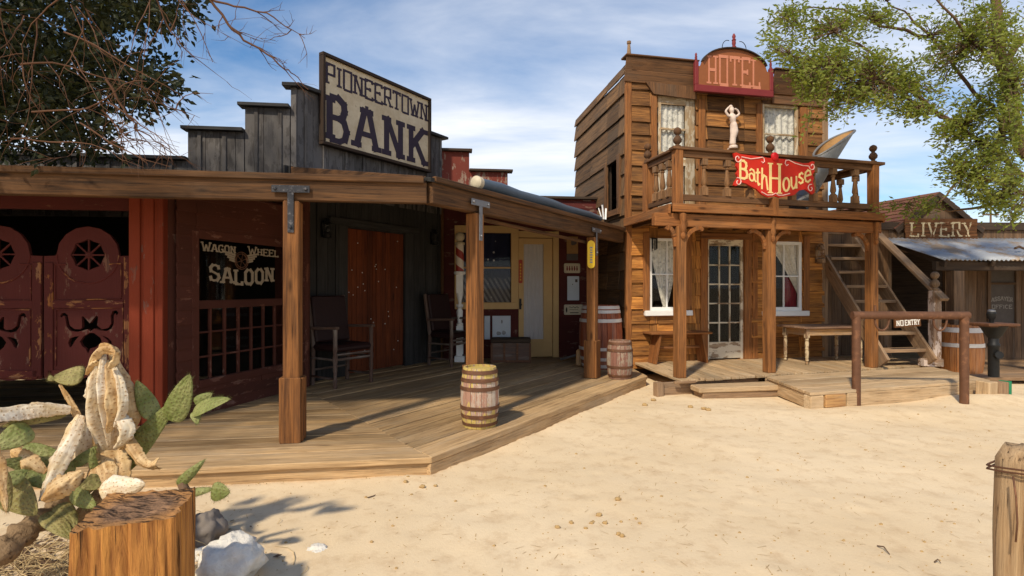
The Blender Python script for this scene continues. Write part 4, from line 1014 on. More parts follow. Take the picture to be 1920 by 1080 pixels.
for k in (.32, .62): put_baluster(rp0.lerp(rp1, k)+Z*2.65)
def finial_prof(s=1.0): return [(.05*s, 0), (.05*s, .02*s), (.028*s, .03*s), (.026*s, .04*s), (.058*s, .075*s), (.062*s, .11*s), (.04*s, .15*s), (.026*s, .16*s), (.026*s, .175*s), (.045*s, .19*s), (.058*s, .225*s), (.045*s, .26*s), (.012*s, .28*s)]
for p, zt in ((lp0, 3.285), (rp0, 3.285), (lp1, 3.285)):
    mb = MB(); mb.box(V((p.x, p.y, (2.5+zt)/2)), (pb.d, pb.n, Z), (.115, .115, zt-2.52), .002); po = build('balcony_post', mb, M['trim'], bal, .007)
mb = MB(); pb.box(mb, TB(1445)-.05, TB(1445)+.05, 2.42, 2.66, -.035, .105); build('stub', mb, M['trim'], bal, .006)
for p in (lp0, rp0, lp1, pb.p(TB(1444), 0)):
    mb = MB(); mb.lathe(V((p.x, p.y, 3.285)), finial_prof(.95), 14); build('finial', mb, M['rail'], bal, smooth=True)
hp = [G(1274.5, 708, ZH), G(1442, 698, ZH), G(1634, 689, ZH)]
for i, p in enumerate(hp):
    mb = MB(); mb.box(V((p.x, p.y, (ZH+2.225)/2)), (pb.d, pb.n, Z), (.13, .13, 2.225-ZH), .002); po = build('porch_post', mb, M['post'], ht, .009)
    mb = MB()
    mb.lathe(p+Z*(2.05-ZH)+pb.n*.075, [(.016, 0), (.034, .03), (.034, .06), (.022, .085), (.040, .13), (.036, .18), (.03, .22), (.045, .28), (.045, .33), (.02, .345)], 10)
    build('corbel', mb, M['trim'], po, smooth=True)
    for s in (-1, 1):
        if (i == 2 and s == 1): continue
        L = .26 if not (i == 0 and s == -1) else .13
        pts = [V((p.x, p.y, 0))+pb.d*s*(.065+L*(1-math.cos(R(q))))+Z*(2.215-.26*(1-math.sin(R(q)))) for q in range(0, 91, 10)]
        mb = MB()
        for j in range(len(pts)-1): mb.bar(pts[j]-(pts[j+1]-pts[j])*.08, pts[j+1], .055, .045, pb.n)
        e = pts[-1]; mb.lathe(e-pb.n*.0-Z*.02-pb.n*-.03, [(.03, 0), (.03, .06)], 10, pb.n*-1)
        build('bracket', mb, M['trim'], po, .004)

# hotel porch deck
hd = thing('porch_deck', 'low sandy plank porch deck under the hotel balcony', 'deck', (3.6, 7.6, 0))
A, B_, Cq, D, E_, Fq = [G(*q, ZH) for q in ((1189, 679), (1241, 715), (1432, 703.5), (1520, 736), (1857, 712), (1762, 690))]
post_dir = (hp[2]-hp[0]).normalized(); fe = (B_[:2], ((Cq-B_).normalized()[:2])); wl = (pH.p(0, 0, -.02)[:2], pH.d[:2])
mb = MB(); dd = (-.12, -.993); dd = (.13, -.99)
o = 0; p0 = A; L = 4.6
while o < L:
    w = random.uniform(.12, .15); q0 = (A.x+pH.d.x*o, A.y+pH.d.y*o); q1 = (A.x+pH.d.x*(o+w-.010), A.y+pH.d.y*(o+w-.010))
    if o == 0: pass
    e = random.uniform(-.03, .02)
    a, b = isect(q0, dd, *wl), isect(q1, dd, *wl); c, f = isect(q1, dd, *fe), isect(q0, dd, *fe)
    mb.prism([f, c, b, a] if True else 0, ZH-.035, ZH+random.uniform(-.003, .003), dd)
    for k in (len(mb.v)-8, len(mb.v)-7, len(mb.v)-4, len(mb.v)-3): mb.v[k] += V((dd[0], dd[1], 0))*e
    o += w
hk = build('upper_decking', mb, M['deck2'], hd, .004)
mb = MB(); dE = (E_-D).normalized(); inn = V((-dE.y, dE.x, 0))
planks(mb, D[:2], dE[:2], inn[:2], 0, 1.08, .15, (D[:2], (Cq-D).normalized()[:2]), (E_[:2], (Fq-E_).normalized()[:2]), ZH-.04, ZH-.001, ragged=.02)
# keep the front planks from running under the upper planks
build('front_decking', mb, M['deck2'], hd, .004)
mb = MB(); f0, f1 = D+inn*.05+dE*.55, E_+inn*.05-dE*.12; mb.bar(f0+Z*(-.125), f1+Z*(-.125), .10, .165); f0 = D+inn*.06; mb.bar(f0+dE*.01-Z*.14, f0+dE*.2-Z*.14, .11, .19)
mb.bar(D+inn*.05+dE*.06-Z*.125, (Cq-D)*.95+D+inn*.05+dE*.06-Z*.125, .05, .165)
build('front_beam', mb, M['deck2'], hd, .008)
mb = MB(); mb.bar(D+inn*.045+dE*.22-Z*.115, D+inn*.045+dE*.52-Z*.115, .10, .15); build('pale_block', mb, M['tablewood'], hd, .006)
mb = MB(); q = (Cq-B_).normalized(); iq = V((-q.y, q.x, 0)); mb.bar(B_+iq*.12+q*.05-Z*.13, Cq+iq*.12-Z*.13, .05, .18); mb.box(B_+iq*.11+q*.02-Z*.13, (q, iq, Z), (.10, .10, .2)); build('skirt_board', mb, M['stair'], hd, .005)
mb = MB(); mb.box(V(G(1860, 752, 0))+V((.02, .1, .1)), (dE, inn, Z), (.16, .16, .26), .008)
single('stub_post', mb, M['deck2'], 'stained grey timber stub at the end of the hotel deck', 'post', bev=.012)
gb_ = thing('timber_block', 'timber block with a green painted end beside the deck', 'timber', G(1888, 748, 0))
mb = MB(); c = V(G(1882, 748, 0))+V((.03, .1, .10)); mb.box(c, (dE, inn, Z), (.19, .12, .2), .006); build('block', mb, M['stair'], gb_, .008)
mb = MB(); mb.box(c+dE*.115, (dE, inn, Z), (.04, .122, .21), .004); build('painted_end', mb, M['green'], gb_, .004)
st = thing('wooden_step', 'thick timber step lying on the sand before the hotel door', 'step', G(1380, 745, 0))
mb = MB(); s0, s1 = V(G(1312, 744, .02)), V(G(1463, 738, .02)); dq = (s1-s0).normalized(); iq = V((-dq.y, dq.x, 0)); mb.bar(s0+iq*.12+Z*.075, s1+iq*.12+Z*.075, .26, .075, jit=.008); build('tread', mb, M['deck2'], st, .012)
mb = MB(); mb.bar(s0+iq*.13+dq*.05, s1+iq*.13+dq*.01, .24, .085, jit=.006); build('base', mb, M['stair'], st, .008)
mb = MB(); mb.bar(V(G(1262, 716, .17))+V((0, -.05, .0)), V(G(1302, 714.5, .17))+V((0, -.05, .0)), .035, .03, jit=.004); single('wooden_stick', mb, M['stair'], 'short loose stick lying against the deck edge below the hotel post', 'stick', bev=.006)

# staircase
sc_ = thing('staircase', 'steep open wooden stairs climbing beside the hotel to its balcony', 'staircase', (5.95, 8.2, ZH))
L0, L1 = V((5.56, 7.98, ZH)), V((6.36, 8.10, ZH)); up = V((-.05, 1, 0)).normalized()
for b in (L0, L1):
    mb = MB(); tp = b+up*1.98+Z*2.33; s = (tp-b).normalized(); mb.bar(b+Z*.06-up*.02, tp, .045, .24, jit=.002)
    mb.v = [V((v.x, v.y, max(v.z, ZH+.003))) for v in mb.v]; build('stringer', mb, M['stair'], sc_, .005)
for k in range(1, 10):
    mb = MB(); c0, c1 = L0+up*(.2*k-.02)+Z*.245*k, L1+up*(.2*k-.02)+Z*.245*k; dq = (c1-c0).normalized(); mb.bar(c0+dq*.025, c1-dq*.025, .24, .05, jit=.003); build('tread', mb, M['stair'], sc_, .005)
nw = V((6.50, 8.20, ZH)); mb = MB(); mb.box(nw+Z*.06-X*.06, (X, Y, Z), (.30, .14, .12), .004); mb.box(nw+Z*.58, (X, Y, Z), (.125, .125, 1.16), .003); nwo = build('newel_post', mb, M['newel'], sc_, .008)
mb = MB(); mb.lathe(nw+Z*1.16, finial_prof(1.05), 14); build('finial', mb, M['stair'], nwo, smooth=True)
mb = MB(); h0 = nw+Z*1.02+V((.02, -.16, 0)); mb.bar(h0, V((6.46, 9.45, 2.38)), .14, .05, jit=.002); build('handrail', mb, M['stair'], sc_, .006)

# ---------------------------------------------------------------- livery stable
lv = thing('livery_stable', 'low brown board livery stable with gable and tin awning', 'stable', (8, 9.8, 0))
pL = Plane((5.3, 9.7), (1, .03)); T = pL.t
hl = [(T(1672), T(1772), .1, 2.05), (T(1856), T(1903), pL.z(1880, 607), pL.z(1880, 506))]
mb = MB(); vboards(mb, pL, 0, 7, .05, 2.48, .17, hl); backing(mb, pL, 0, 7, .05, 2.46, hl); pL.box(mb, -.1, 7, 0, 2.4, -2.5, -2.45); pL.box(mb, -.1, 0, 0, 2.4, -2.5, 0)
build('wall', mb, M['liv'], lv, .003)
mb = MB(); pL.box(mb, -.4, 7, 2.46, 2.60, -.04, .05, .004); build('fascia', mb, M['dark'], lv, .006)
mb = MB(); pL.box(mb, -.4, 7, 2.40, 2.45, -2.6, -.05); build('flat_roof', mb, M['dark'], lv)
ga = T(1757); gz = 3.12; hwid = .72
gab = [(ga-hwid, 2.55), (ga+hwid, 2.55), (ga, gz)]
me = shape([gab], .06); me.transform(pL.mat(0, 0, -.05)); g = build('gable', None, M['liv'], lv, 0, False, me)
for s in (-1, 1):
    mb = MB(); e0 = pL.p(ga+s*(hwid+.12), 2.47, .06); a0 = pL.p(ga, gz+.03, .06); bk_ = V((-.25, .968, 0))*4.2
    up_ = (a0-e0).cross(bk_).normalized(); up_ = up_ if up_.z > 0 else -up_
    rows = 9
    for k in range(rows):
        for j in range(22):
            a = e0.lerp(a0, k/rows); b = e0.lerp(a0, (k+1.25)/rows) if k < rows-1 else a0
            p, q = bk_*(j/22), bk_*((j+.97)/22); t0_, t1_ = .022, .006
            vs = [a+p+up_*t0_, a+q+up_*t0_, b+q+up_*t1_, b+p+up_*t1_, a+p, a+q, b+q, b+p]
            mb.add(vs, [(0, 1, 2, 3), (4, 7, 6, 5), (0, 4, 5, 1), (1, 5, 6, 2), (2, 6, 7, 3), (3, 7, 4, 0)])
    rf = build('roof', mb, M['shingle'], lv)
    mb = MB(); mb.bar(e0+pL.n*.0-up_*.05, a0-up_*.05, .03, .10, up_); build('barge_board', mb, M['dark'], lv, .004)
mb = MB(); xa0, xa1 = 6.86, 12.2
def tin(u, v):
    x = xa0+(xa1-xa0)*u; y = 9.66+.2*u-(1.18)*v
    sag = -.03*math.sin(u*9)*v
    return V((x-.15*(1-v)*(1-u)*1.6, y, 2.30-.45*v+sag*.3+.012*math.sin(x*2*math.pi/.075)))
mb.grid(tin, 560, 5); aw = build('tin_awning', mb, M['tin'], lv, smooth='all')
mo = aw.modifiers.new('thickness', 'SOLIDIFY'); mo.thickness = .004
mb = MB(); mb.bar((6.84, 9.6, 2.215), (6.9, 8.48, 1.775), .05, .09); mb.bar((6.82, 8.62, 1.755), (12, 8.74, 1.755), .09, .15, jit=.003)
for k in range(1, 7): mb.bar((6.9+.8*k, 9.6, 2.19), (6.9+.8*k, 8.52, 1.78), .05, .08)
build('awning_beam', mb, M['dark'], lv, .006)
for x in (7.16, 10.4): mb = MB(); mb.box((x, 8.62, .9), (X, Y, Z), (.17, .17, 1.56), .003); build('post', mb, M['liv'], lv, .008)
mb = MB(); planks(mb, (6.75, 7.75), (1, .02), (-.02, 1), 0, 1.95, .2, ((6.75, 7.7), (0, 1)), ((13, 7.7), (0, 1)), .05, .10); build('porch_floor', mb, M['stair'], lv, .004)
mb = MB(); a, b, c, e = hl[1]
for q in ((a-.06, a, c-.06, e+.06), (b, b+.06, c-.06, e+.06), (a, b, e, e+.06), (a, b, c-.06, c), (a, b, e-.27, e-.23)): pL.box(mb, *q, -.02, .03)
w = build('office_window', mb, M['liv'], lv, .004)
mb = MB(); pL.box(mb, a, b, c, e, -.015, -.01); build('pane', mb, M['chalk'], w)
mb = MB(); text(mb, 'ASSAYER', pL.mat(a+.04, c+.40, -.0095), b-a-.08, .07, .012, .02, .3, .002, base=lambda u: .12*u*(1-u)); build('lettering', mb, M['faint'], w); mb = MB(); text(mb, 'OFFICE', pL.mat(a+.05, c+.28, -.0095), b-a-.10, .065, .012, .02, .3, .002); build('lettering', mb, M['faint'], w)
mb = MB(); pts = [V((8.35+.09*k, 8.85+.03*math.sin(k), 2.06+.03*math.sin(k*1.7)-.0*k)) for k in range(8)]
mb.tube(pts, [.022-.002*k for k in range(8)], 6); mb.tube([pts[3], pts[3]+V((.15, -.1, .02)), pts[3]+V((.22, -.2, -.03))], [.012, .008, .004], 5)
single('fallen_branch', mb, M['bark'], 'dead brown branch lying on the tin awning', 'branch', smooth=True)
ls = thing('livery_sign', 'rough plank sign with faded white letters LIVERY', 'sign', pL.p(T(1756), 2.28))
mb = MB(); a, b = T(1690), T(1823); z0, z1 = pL.z(1756, 452), pL.z(1756, 411); k = 3
for i in range(k): pL.box(mb, a+random.uniform(-.01, .02), b+random.uniform(-.02, .01), z0+(z1-z0)*i/k+.002, z0+(z1-z0)*(i+1)/k-.002, .07, .10, .004)
build('board', mb, M['livsign'], ls, .006)
mb = MB(); text(mb, 'LIVERY', pL.mat(a+.10, z0+.075, .1005), b-a-.2, z1-z0-.15, .034, .08, .42, .003, vst=.022, sth=.022)
wornw = wood('worn_white', (.24, .10, .04), (.12, .045, .015), paint=(.56, .46, .28), pthr=.45, var=0, gw=0); build('lettering', mb, wornw, ls)

fh = thing('distant_house', 'low far house with dull red roof behind the livery', 'house', (22, 21, 0))
mb = MB(); mb.abox(17.5, 27, 20.3, 26, 0, 3.1); build('wall', mb, M['liv'], fh)
mb = MB(); mb.prism([(17, 20), (27.5, 20), (27.5, 26.3), (17, 26.3)], [3.2, 3.2, 3.2, 3.2], [3.75, 3.6, 3.6, 3.75]); build('roof', mb, M['shingle'], fh)
mb = MB(); mb.tube([(35.9, 40, 0), (35.9, 40, 7.6)], [.09, .06], 8); mb.bar((35.3, 40, 6.9), (36.5, 40, 6.9), .08, .1); single('utility_pole', mb, M['bark'], 'thin distant pole rising beyond the livery roof', 'pole')

# ---------------------------------------------------------------- signs on the hotel
hs_ = thing('hotel_sign', 'brown arched sign lettered HOTEL with maroon frame and finials', 'sign', pH.p((T(1300)+T(1445))/2 if False else (pH.t(1300)+pH.t(1445))/2, 4.65))
T = pH.t
a, b = T(1290), T(1434); zb, zs, zt = 4.63, 5.03, 5.33; wS = b-a; m_ = (a+b)/2
r0 = (wS/2-.10)
outl = [(a+.06, zb+.05), (b-.06, zb+.05), (b-.06, zs-.04), (b-.11, zs-.03), (b-.13, zs+.02)]
for k in range(0, 21):
    q = R(10+160*k/20); outl.append((m_+(r0-.04)*math.cos(q)/math.cos(R(10)), zs+.05+(zt-zs-.05)*(math.sin(q)-math.sin(R(10)))/(1-math.sin(R(10)))))
outl += [(a+.13, zs+.02), (a+.11, zs-.03), (a+.06, zs-.04)]
me = shape([outl], .035); me.transform(pH.mat(0, 0, .19)); build('board', None, M['hotelsign'], hs_, 0, False, me)
mb = MB(); pH.box(mb, a, b, zb-.05, zb+.06, .165, .225); pH.box(mb, a, a+.065, zb+.06, zs+.03, .16, .222); pH.box(mb, b-.065, b, zb+.06, zs+.03, .16, .222); build('frame', mb, M['maroon'], hs_, .006)
mb = MB(); ap = outl[5:26][::-1]
for i in range(len(ap)-1): p, q = pH.p(*ap[i], .205), pH.p(*ap[i+1], .205); e = (q-p).normalized(); mb.bar(p-e*.004, q+e*.004, .085, .018, V((0, 0, 1)))
build('arched_hood', mb, M['dark'], hs_)
for t, z, s in ((a+.033, zs+.03, .8), (b-.033, zs+.03, .8), (m_, zt+.02, 1.25)):
    mb = MB(); mb.lathe(pH.p(t, z, .19), [(.03*s, 0), (.03*s, .02), (.018*s, .03), (.026*s, .06*s), (.022*s, .09*s), (.03*s, .10*s), (.016*s, .12*s), (.024*s, .15*s), (.010*s, .185*s)], 10); build('finial', mb, M['maroon'], hs_, smooth=True)
for s in (-1, 1):
    mb = MB(); mb.tube([pH.p(m_+s*(.12-.1*math.cos(R(q))), zt+.0+.13*math.sin(R(q)), .2) for q in range(0, 181, 15)][5:]+[pH.p(m_+s*.25, zt-.03, .2)], .006, 5); build('scroll', mb, M['blackiron'], hs_)
mb = MB(); text(mb, 'HOTEL', pH.mat(m_-.48, zb+.09, .2085), .94, .46, .028, .085, .36, .004, vst=.05, sth=.030); build('lettering', mb, M['letterpink'], hs_)

bh = thing('bath_house_sign', 'red scalloped sign lettered BathHouse hung on the balcony railing', 'sign', pb.p(TB(1450), 2.65, .08))
a, b = TB(1366), TB(1516); wB = b-a; z0 = 2.675; hB = .57
bx = lambda u, v: (a+wB*u, z0+hB*v)
ol = [(.0,.98),(.03,1.0),(.08,.97),(.2,.96),(.33,.95),(.40,.93),(.45,.93),(.5,.97),(.55,.93),(.62,.93),(.72,.90),(.85,.86),(.93,.88),(.97,.93),(1.0,.92),(.985,.8),(1.0,.68),(.975,.6),(.99,.5),(.975,.42),(.995,.3),(1.0,.16),(.97,.10),(.93,.16),(.88,.22),(.80,.18),(.74,.06),(.64,.02),(.56,-.02),(.5,.01),(.42,-.03),(.34,.03),(.27,.16),(.22,.2),(.14,.28),(.08,.3),(.03,.2),(.0,.22),(.02,.32),(.05,.4),(.03,.5),(.055,.58),(.03,.68),(.04,.78),(.01,.88)]
me = shape([[bx(*p) for p in ol]], .03); me.transform(pb.mat(0, 0, .095)); build('board', None, M['bathred'], bh, .004, False, me)
fz = .111
mb = MB()
L = lambda s, u0, v0, w, h, st, sl=0.0: text(mb, s, pb.mat(*bx(u0, v0), fz) @ Matrix(((1, 0, 0, 0), (sl, 1, 0, 0), (0, 0, 1, 0), (0, 0, 0, 1))), w*wB, h*hB, st, .0, .22, .004)
L('B', .065, .40, .095, .42, .032, -.1); L('a', .178, .36, .080, .40, .022, -.2); L('t', .255, .26, .065, .42, .026, -.1); L('h', .325, .16, .085, .52, .026, -.1)
text(mb, 'H', pb.mat(*bx(.425, .07), fz), .14*wB, .74*hB, .042, .085, .2, .004, vst=.026, sth=.018)
L('o', .59, .14, .09, .46, .028, .1); L('u', .69, .20, .085, .44, .026, .2); L('s', .785, .34, .075, .38, .026, .2); L('e', .865, .38, .09, .42, .026, .2)
build('lettering', mb, M['bathcream'], bh)
mb = MB()
def scroll(pts, r=.007):
    mb = MB(); mb.tube([pb.p(*bx(*p), fz+.003) for p in pts], r, 5); build('scroll', mb, M['pinkwhite'], bh)
sp = lambda cx, cy, s, k: [(cx+s*(.012+.03*q/10)*math.cos(q*.62+k), cy+(.03+.075*q/10)*math.sin(q*.62+k)) for q in range(11)]
scroll(sp(.045, .86, 1, 0)); scroll([(.09, .90), (.2, .87), (.28, .90), (.34, .93)]+[(.36, .90), (.365, .83), (.345, .79), (.33, .83)]); scroll([(.66, .80), (.64, .77), (.62, .82), (.63, .90), (.67, .91), (.75, .84), (.85, .80), (.92, .80)]); scroll(sp(.965, .80, -1, 0)); scroll(sp(.05, .30, 1, 2)); scroll(sp(.945, .25, -1, 2)); scroll([(.33, .09), (.40, .02), (.46, .03), (.5, .08), (.54, .03), (.6, .04), (.68, .09)])
mb = MB(); mb.ball(pb.p(*bx(.49, .97), .115), .055, .03, .06, 14, 8); build('knob', mb, M['bathred2'], bh, smooth='all')

# statue of a woman with raised arms, fixed to the wall between door and window
def skin(name, verts, edges, radii, m, parent, sub=2, root=0):
    me = bpy.data.meshes.new(name); me.from_pydata(verts, edges, []); o = bpy.data.objects.new(name, me); COL.objects.link(o)
    o.modifiers.new('skin', 'SKIN'); 
    for i, r in enumerate(radii):
        s = me.skin_vertices[0].data[i]; s.radius = r if isinstance(r, tuple) else (r, r); s.use_root = (i == root)
    s = o.modifiers.new('sub', 'SUBSURF'); s.levels = s.render_levels = sub
    me.materials.append(m); o.parent = parent
    for p in me.polygons: p.use_smooth = True
    o.modifiers['skin'].use_smooth_shade = True
    return o
stp = pH.p(pH.t(1366), 3.755, .13)
stt = thing('statue', 'pale plaster statue of a draped woman with raised arms on the hotel wall', 'statue', stp)
stt.scale = (.92, .92, .92); stt.rotation_euler = (0, 0, math.atan2(pH.d.y, pH.d.x)); OFF[stt.name] = (0, 0, 0)
vs = [(.022, 0, .33), (.012, -.01, .24), (-.008, 0, .12), (-.012, 0, .0), (.0, 0, .41), (-.015, -.01, .475), (-.022, 0, .54), (-.028, 0, .58), (-.032, -.012, .63), (-.03, -.005, .67),
      (-.098, 0, .53), (-.155, 0, .615), (-.09, .0, .69), (-.04, .0, .715), (.055, 0, .525), (.125, 0, .585), (.085, 0, .65), (.02, -.01, .672)]
es = [(0, 1), (1, 2), (2, 3), (0, 4), (4, 5), (5, 6), (6, 7), (7, 8), (8, 9), (6, 10), (10, 11), (11, 12), (12, 13), (6, 14), (14, 15), (15, 16), (16, 17)]
ra = [(.082, .06), (.074, .06), (.054, .05), (.064, .055), (.050, .042), (.064, .054), (.054, .04), (.024, .024), (.042, .045), (.035, .036), .027, .021, .018, .016, .027, .021, .018, .016]
skin('figure', vs, es, ra, M['statue'], stt)
mb = MB(); mb.ball((-.03, .015, .66), .05, .05, .05, 12, 8); mb.ball((-.035, .02, .71), .034, .03, .034, 10, 6); build('hair', mb, M['statue'], stt, smooth='all')
mb = MB(); mb.lathe((0, 0, -.045), [(.075, 0), (.075, .03), (.066, .05)], 14); mb.bar((0, .0, -.03), (0, .14, -.03), .08, .025); build('base', mb, M['statue'], stt)

# leaning zinc tub
tb = thing('zinc_tub', 'long galvanised tub with rusty inside leaning on the balcony corner', 'tub', P(1493, 384, 8.1))
A0, A1 = P(1496, 392, 8.05), P(1570, 250, 8.50); ax = (A1-A0); AL = ax.length; ax.normalize()
u_ = ax.cross(Y).normalized(); u_ = u_ if u_.x < 0 else -u_          # towards the upper left of the picture
w_ = ax.cross(u_); w_ = w_ if w_.y < 0 else -w_
def tubpt(f, g, inset=0.0):            # f along 0..1, g round
    a = 2*math.pi*g; side = math.cos(a)*.93+.36*math.sin(a)
    end = AL*(1.17-.58*(.5+.5*side))
    s = end*f; k = s/AL; r = .13+.075*k**1.6-inset
    return A0+ax*s+(u_*math.cos(a)+w_*math.sin(a))*r
mb = MB(); mb.grid(lambda u, v: tubpt(v, 1-u), 40, 14); k0 = len(mb.v); mb.v.append(A0); mb.g.append((0, 0, 0))
for i in range(40): mb.f.append((k0, i*15, (i+1)*15))
body = build('tub_body', mb, M['zinc'], tb, smooth=True)
mb = MB(); mb.grid(lambda u, v: tubpt(.02+.98*v, u, .008), 40, 14); build('lining', mb, M['rustzinc'], tb, smooth=True)
mb = MB(); mb.tube([tubpt(1, k/40, .003) for k in range(41)], .018, 8); build('rim', mb, M['zinc'], tb, smooth=True)
mb = MB()
for f in (.18, .5): mb.tube([A0+ax*AL*f*.55+(u_*math.cos(2*math.pi*k/30)+w_*math.sin(2*math.pi*k/30))*(.131+.075*(f*.55)**1.6) for k in range(31)], .006, 5)
build('seam', mb, M['zinc'], tb, smooth=True)

# bench and table on the hotel porch
def leaning_bench():
    bn = thing('bench', 'small plank bench with slanted legs under the hotel window', 'bench', pH.p(pH.t(1258), ZH, .25))
    t0, t1 = pH.t(1203), pH.t(1313); o0, o1 = .03, .36
    mb = MB(); pH.box(mb, t0, t1, .665, .70, o0, o1, .003); build('seat', mb, M['trim'], bn, .006)
    for t, s in ((t0+.14, 1), (t1-.12, -1)):
        mb = MB(); c0, c1 = pH.p(t-s*.05, ZH, (o0+o1)/2), pH.p(t+s*.03, .665, (o0+o1)/2); e = (c1-c0); L = e.length; e.normalize(); mb.box((c0+c1)/2, (e.cross(pH.n), pH.n, e), (.035, .27, L)); build('leg', mb, M['trim'], bn, .005)
    mb = MB(); pH.box(mb, t0+.12, t1-.10, .43, .47, .15, .20); build('stretcher', mb, M['trim'], bn, .004)
    mb = MB(); pH.box(mb, t0+.13, t1-.11, .59, .664, .06, .085); build('apron', mb, M['trim'], bn, .004)
leaning_bench()
tbl = thing('table', 'narrow side table with turned cream legs beside the hotel stairs', 'table', pH.p(pH.t(1530), ZH, .4))
ta, tb_ = Plane(V(G(1513, 684, ZH))[:2], (.985, .17)), None
W_, D_ = .98, .50; zt = .79
mb = MB(); ta.box(mb, -.09, W_+.07, zt-.03, zt, -D_-.09, .07, .004); build('table_top', mb, M['tabletop'], tbl, .006)
mb = MB(); ta.box(mb, .02, W_-.04, zt-.135, zt-.03, -.012, .015); ta.box(mb, .02, W_-.04, zt-.135, zt-.03, -D_-.015, -D_+.012); ta.box(mb, -.015, .012, zt-.135, zt-.03, -D_+.04, -.04); ta.box(mb, W_-.03, W_-.003, zt-.135, zt-.03, -D_+.04, -.04); build('apron', mb, M['tablewood'], tbl, .004)
for t in (0, W_-.02):
    for o in (0, -D_):
        mb = MB(); c = ta.p(t, 0, o); mb.box(c+Z*(zt-.1), (ta.d, ta.n, Z), (.06, .06, .14)); mb.lathe(c+Z*ZH, [(.012, .0), (.024, .02), (.016, .05), (.026, .06), (.026, .08), (.02, .09), (.026, .11), (.03, .2), (.022, .23), (.03, .245), (.026, .26), (.03, .34), (.022, .37), (.031, .385), (.024, .40), (.03, .42)], 10); build('leg', mb, M['tableleg'], tbl, .002, True)
lantern('wall_lantern', 'brown lantern by the stairs on the hotel wall', pH, pH.t(1531), 1.98, M['stair'], 1.2)
ch = thing('wind_chime', 'small dark chime hanging at the top of the hotel window', 'wind chime', pH.p(pH.t(1222), 2.12, .10))
c = pH.p(pH.t(1222), 2.12, .10); mb = MB(); mb.lathe(c+Z*.07, [(.05, 0), (.05, .012)], 12); mb.bar(c+Z*.085, pH.p(pH.t(1222), 2.205, .02), .02, .012); build('ring', mb, M['blackiron'], ch)
for k in range(5): mb = MB(); q = c+V((.04*math.cos(k*1.26), .04*math.sin(k*1.26), 0)); mb.tube([q+Z*.07, q-Z*(.09+.02*(k % 3))], .008, 6); build('tube', mb, M['blackiron'], ch)

# ---------------------------------------------------------------- things on the bank porch
def armchair():
    r = thing('armchair', 'high backed dark leather armchair beside the bank door nearest the saloon', 'chair', (0, 0, 0), 'leather armchairs on the bank porch')
    w, d, sh = .29, .24, .50                     # half width, half depth; faces -Y
    mb = MB(); mb.box((0, -.01, sh), (X, Y, Z), (.58, .52, .09)); s = build('seat', mb, M['leather'], r, .03)
    e = V((0, .16, .9)).normalized(); mb = MB(); mb.box(V((0, .235, .86)), (X, V((0, e.z, -e.y)), e), (.54, .06, .62)); build('backrest', mb, M['leather'], r, .02)
    LP = [(.022, 0), (.030, .02), (.020, .06), (.030, .10), (.022, .13), (.022, .20), (.030, .23), (.024, .30), (.032, .34), (.032, .40), (.022, .42), (.030, .50), (.026, .60), (.030, .72), (.030, .745)]
    for s in (-1, 1):
        mb = MB(); mb.lathe((s*w, -d, 0), LP, 10); build('leg', mb, M['chairwood'], r, smooth=True)
        mb = MB(); mb.bar((s*w*.96, d-.0, 0), (s*w*.96, d-.02, .5), .045, .045); mb.bar((s*w*.96, d-.02, .5), (s*w*.96, d+.09, 1.17), .045, .045); build('leg', mb, M['chairwood'], r, .006)
        mb = MB(); mb.bar((s*w, -d-.05, .765), (s*w, d+.03, .745), .06, .035); build('arm', mb, M['chairwood'], r, .008)
        for z in (.12, .36): mb = MB(); mb.tube([(s*w, -d, z), (s*w, d, z)], [.015, .015], 8); build('stretcher', mb, M['chairwood'], r, smooth=True)
    for z in (.36, .42): mb = MB(); mb.tube([(-w, -d, z), (-.1, -d, z), (0, -d, z), (.1, -d, z), (w, -d, z)], [.014, .022, .014, .022, .014], 8); build('stretcher', mb, M['chairwood'], r, smooth=True)
    mb = MB(); mb.tube([(-w, d-.01, .2), (w, d-.01, .2)], .014, 8); build('stretcher', mb, M['chairwood'], r, smooth=True)
    return r
c0 = armchair(); c0.location = (-2.26, 7.08, ZD); c0.rotation_euler = (0, 0, R(56))
dup(c0, (-1.02, 8.92, ZD), R(58), 'dark leather armchair half hidden behind the porch post and barber pole')

bp = thing('barber_pole', 'red and white spiral barber pole with ball top on turned white post', 'barber pole', (-.90, 9.2, ZD))
c = V((-.90, 9.2, ZD))
mb = MB(); mb.box(c+Z*.05, (X, Y, Z), (.17, .17, .10)); mb.box(c+Z*.36, (X, Y, Z), (.115, .115, .52)); mb.lathe(c+Z*.62, [(.05, 0), (.06, .03), (.035, .06), (.05, .16), (.055, .25), (.03, .3), (.06, .33), (.06, .37)], 14); mb.lathe(c+Z*.99, [(.03, 0), (.035, .06), (.055, .15), (.062, .20)], 14); mb.box(c+Z*1.36, (X, Y, Z), (.115, .115, .36)); mb.lathe(c+Z*1.5, [(.09, 0), (.10, .02), (.10, .05), (.075, .06)], 16)
build('turned_post', mb, M['white'], bp, .004, True)
sm, snt, sb = mat('barber_stripes', .4); ob = nd(snt, 'TexCoord').outputs['Object']; sxx = nd(snt, 'SeparateXYZ', i0=ob)
ang = mth(snt, 'ARCTAN2', mth(snt, 'SUBTRACT', sxx.outputs[1], 0.0), sxx.outputs[0])
ph = mth(snt, 'FRACT', mth(snt, 'ADD', mth(snt, 'DIVIDE', ang, 2*math.pi), mth(snt, 'MULTIPLY', sxx.outputs[2], 3.4)))
setc(snt, sb, mixc(snt, ramp(snt, ph, (.52, 0.0), (.54, 1.0)), (.70, .62, .52), (.32, .04, .03)))
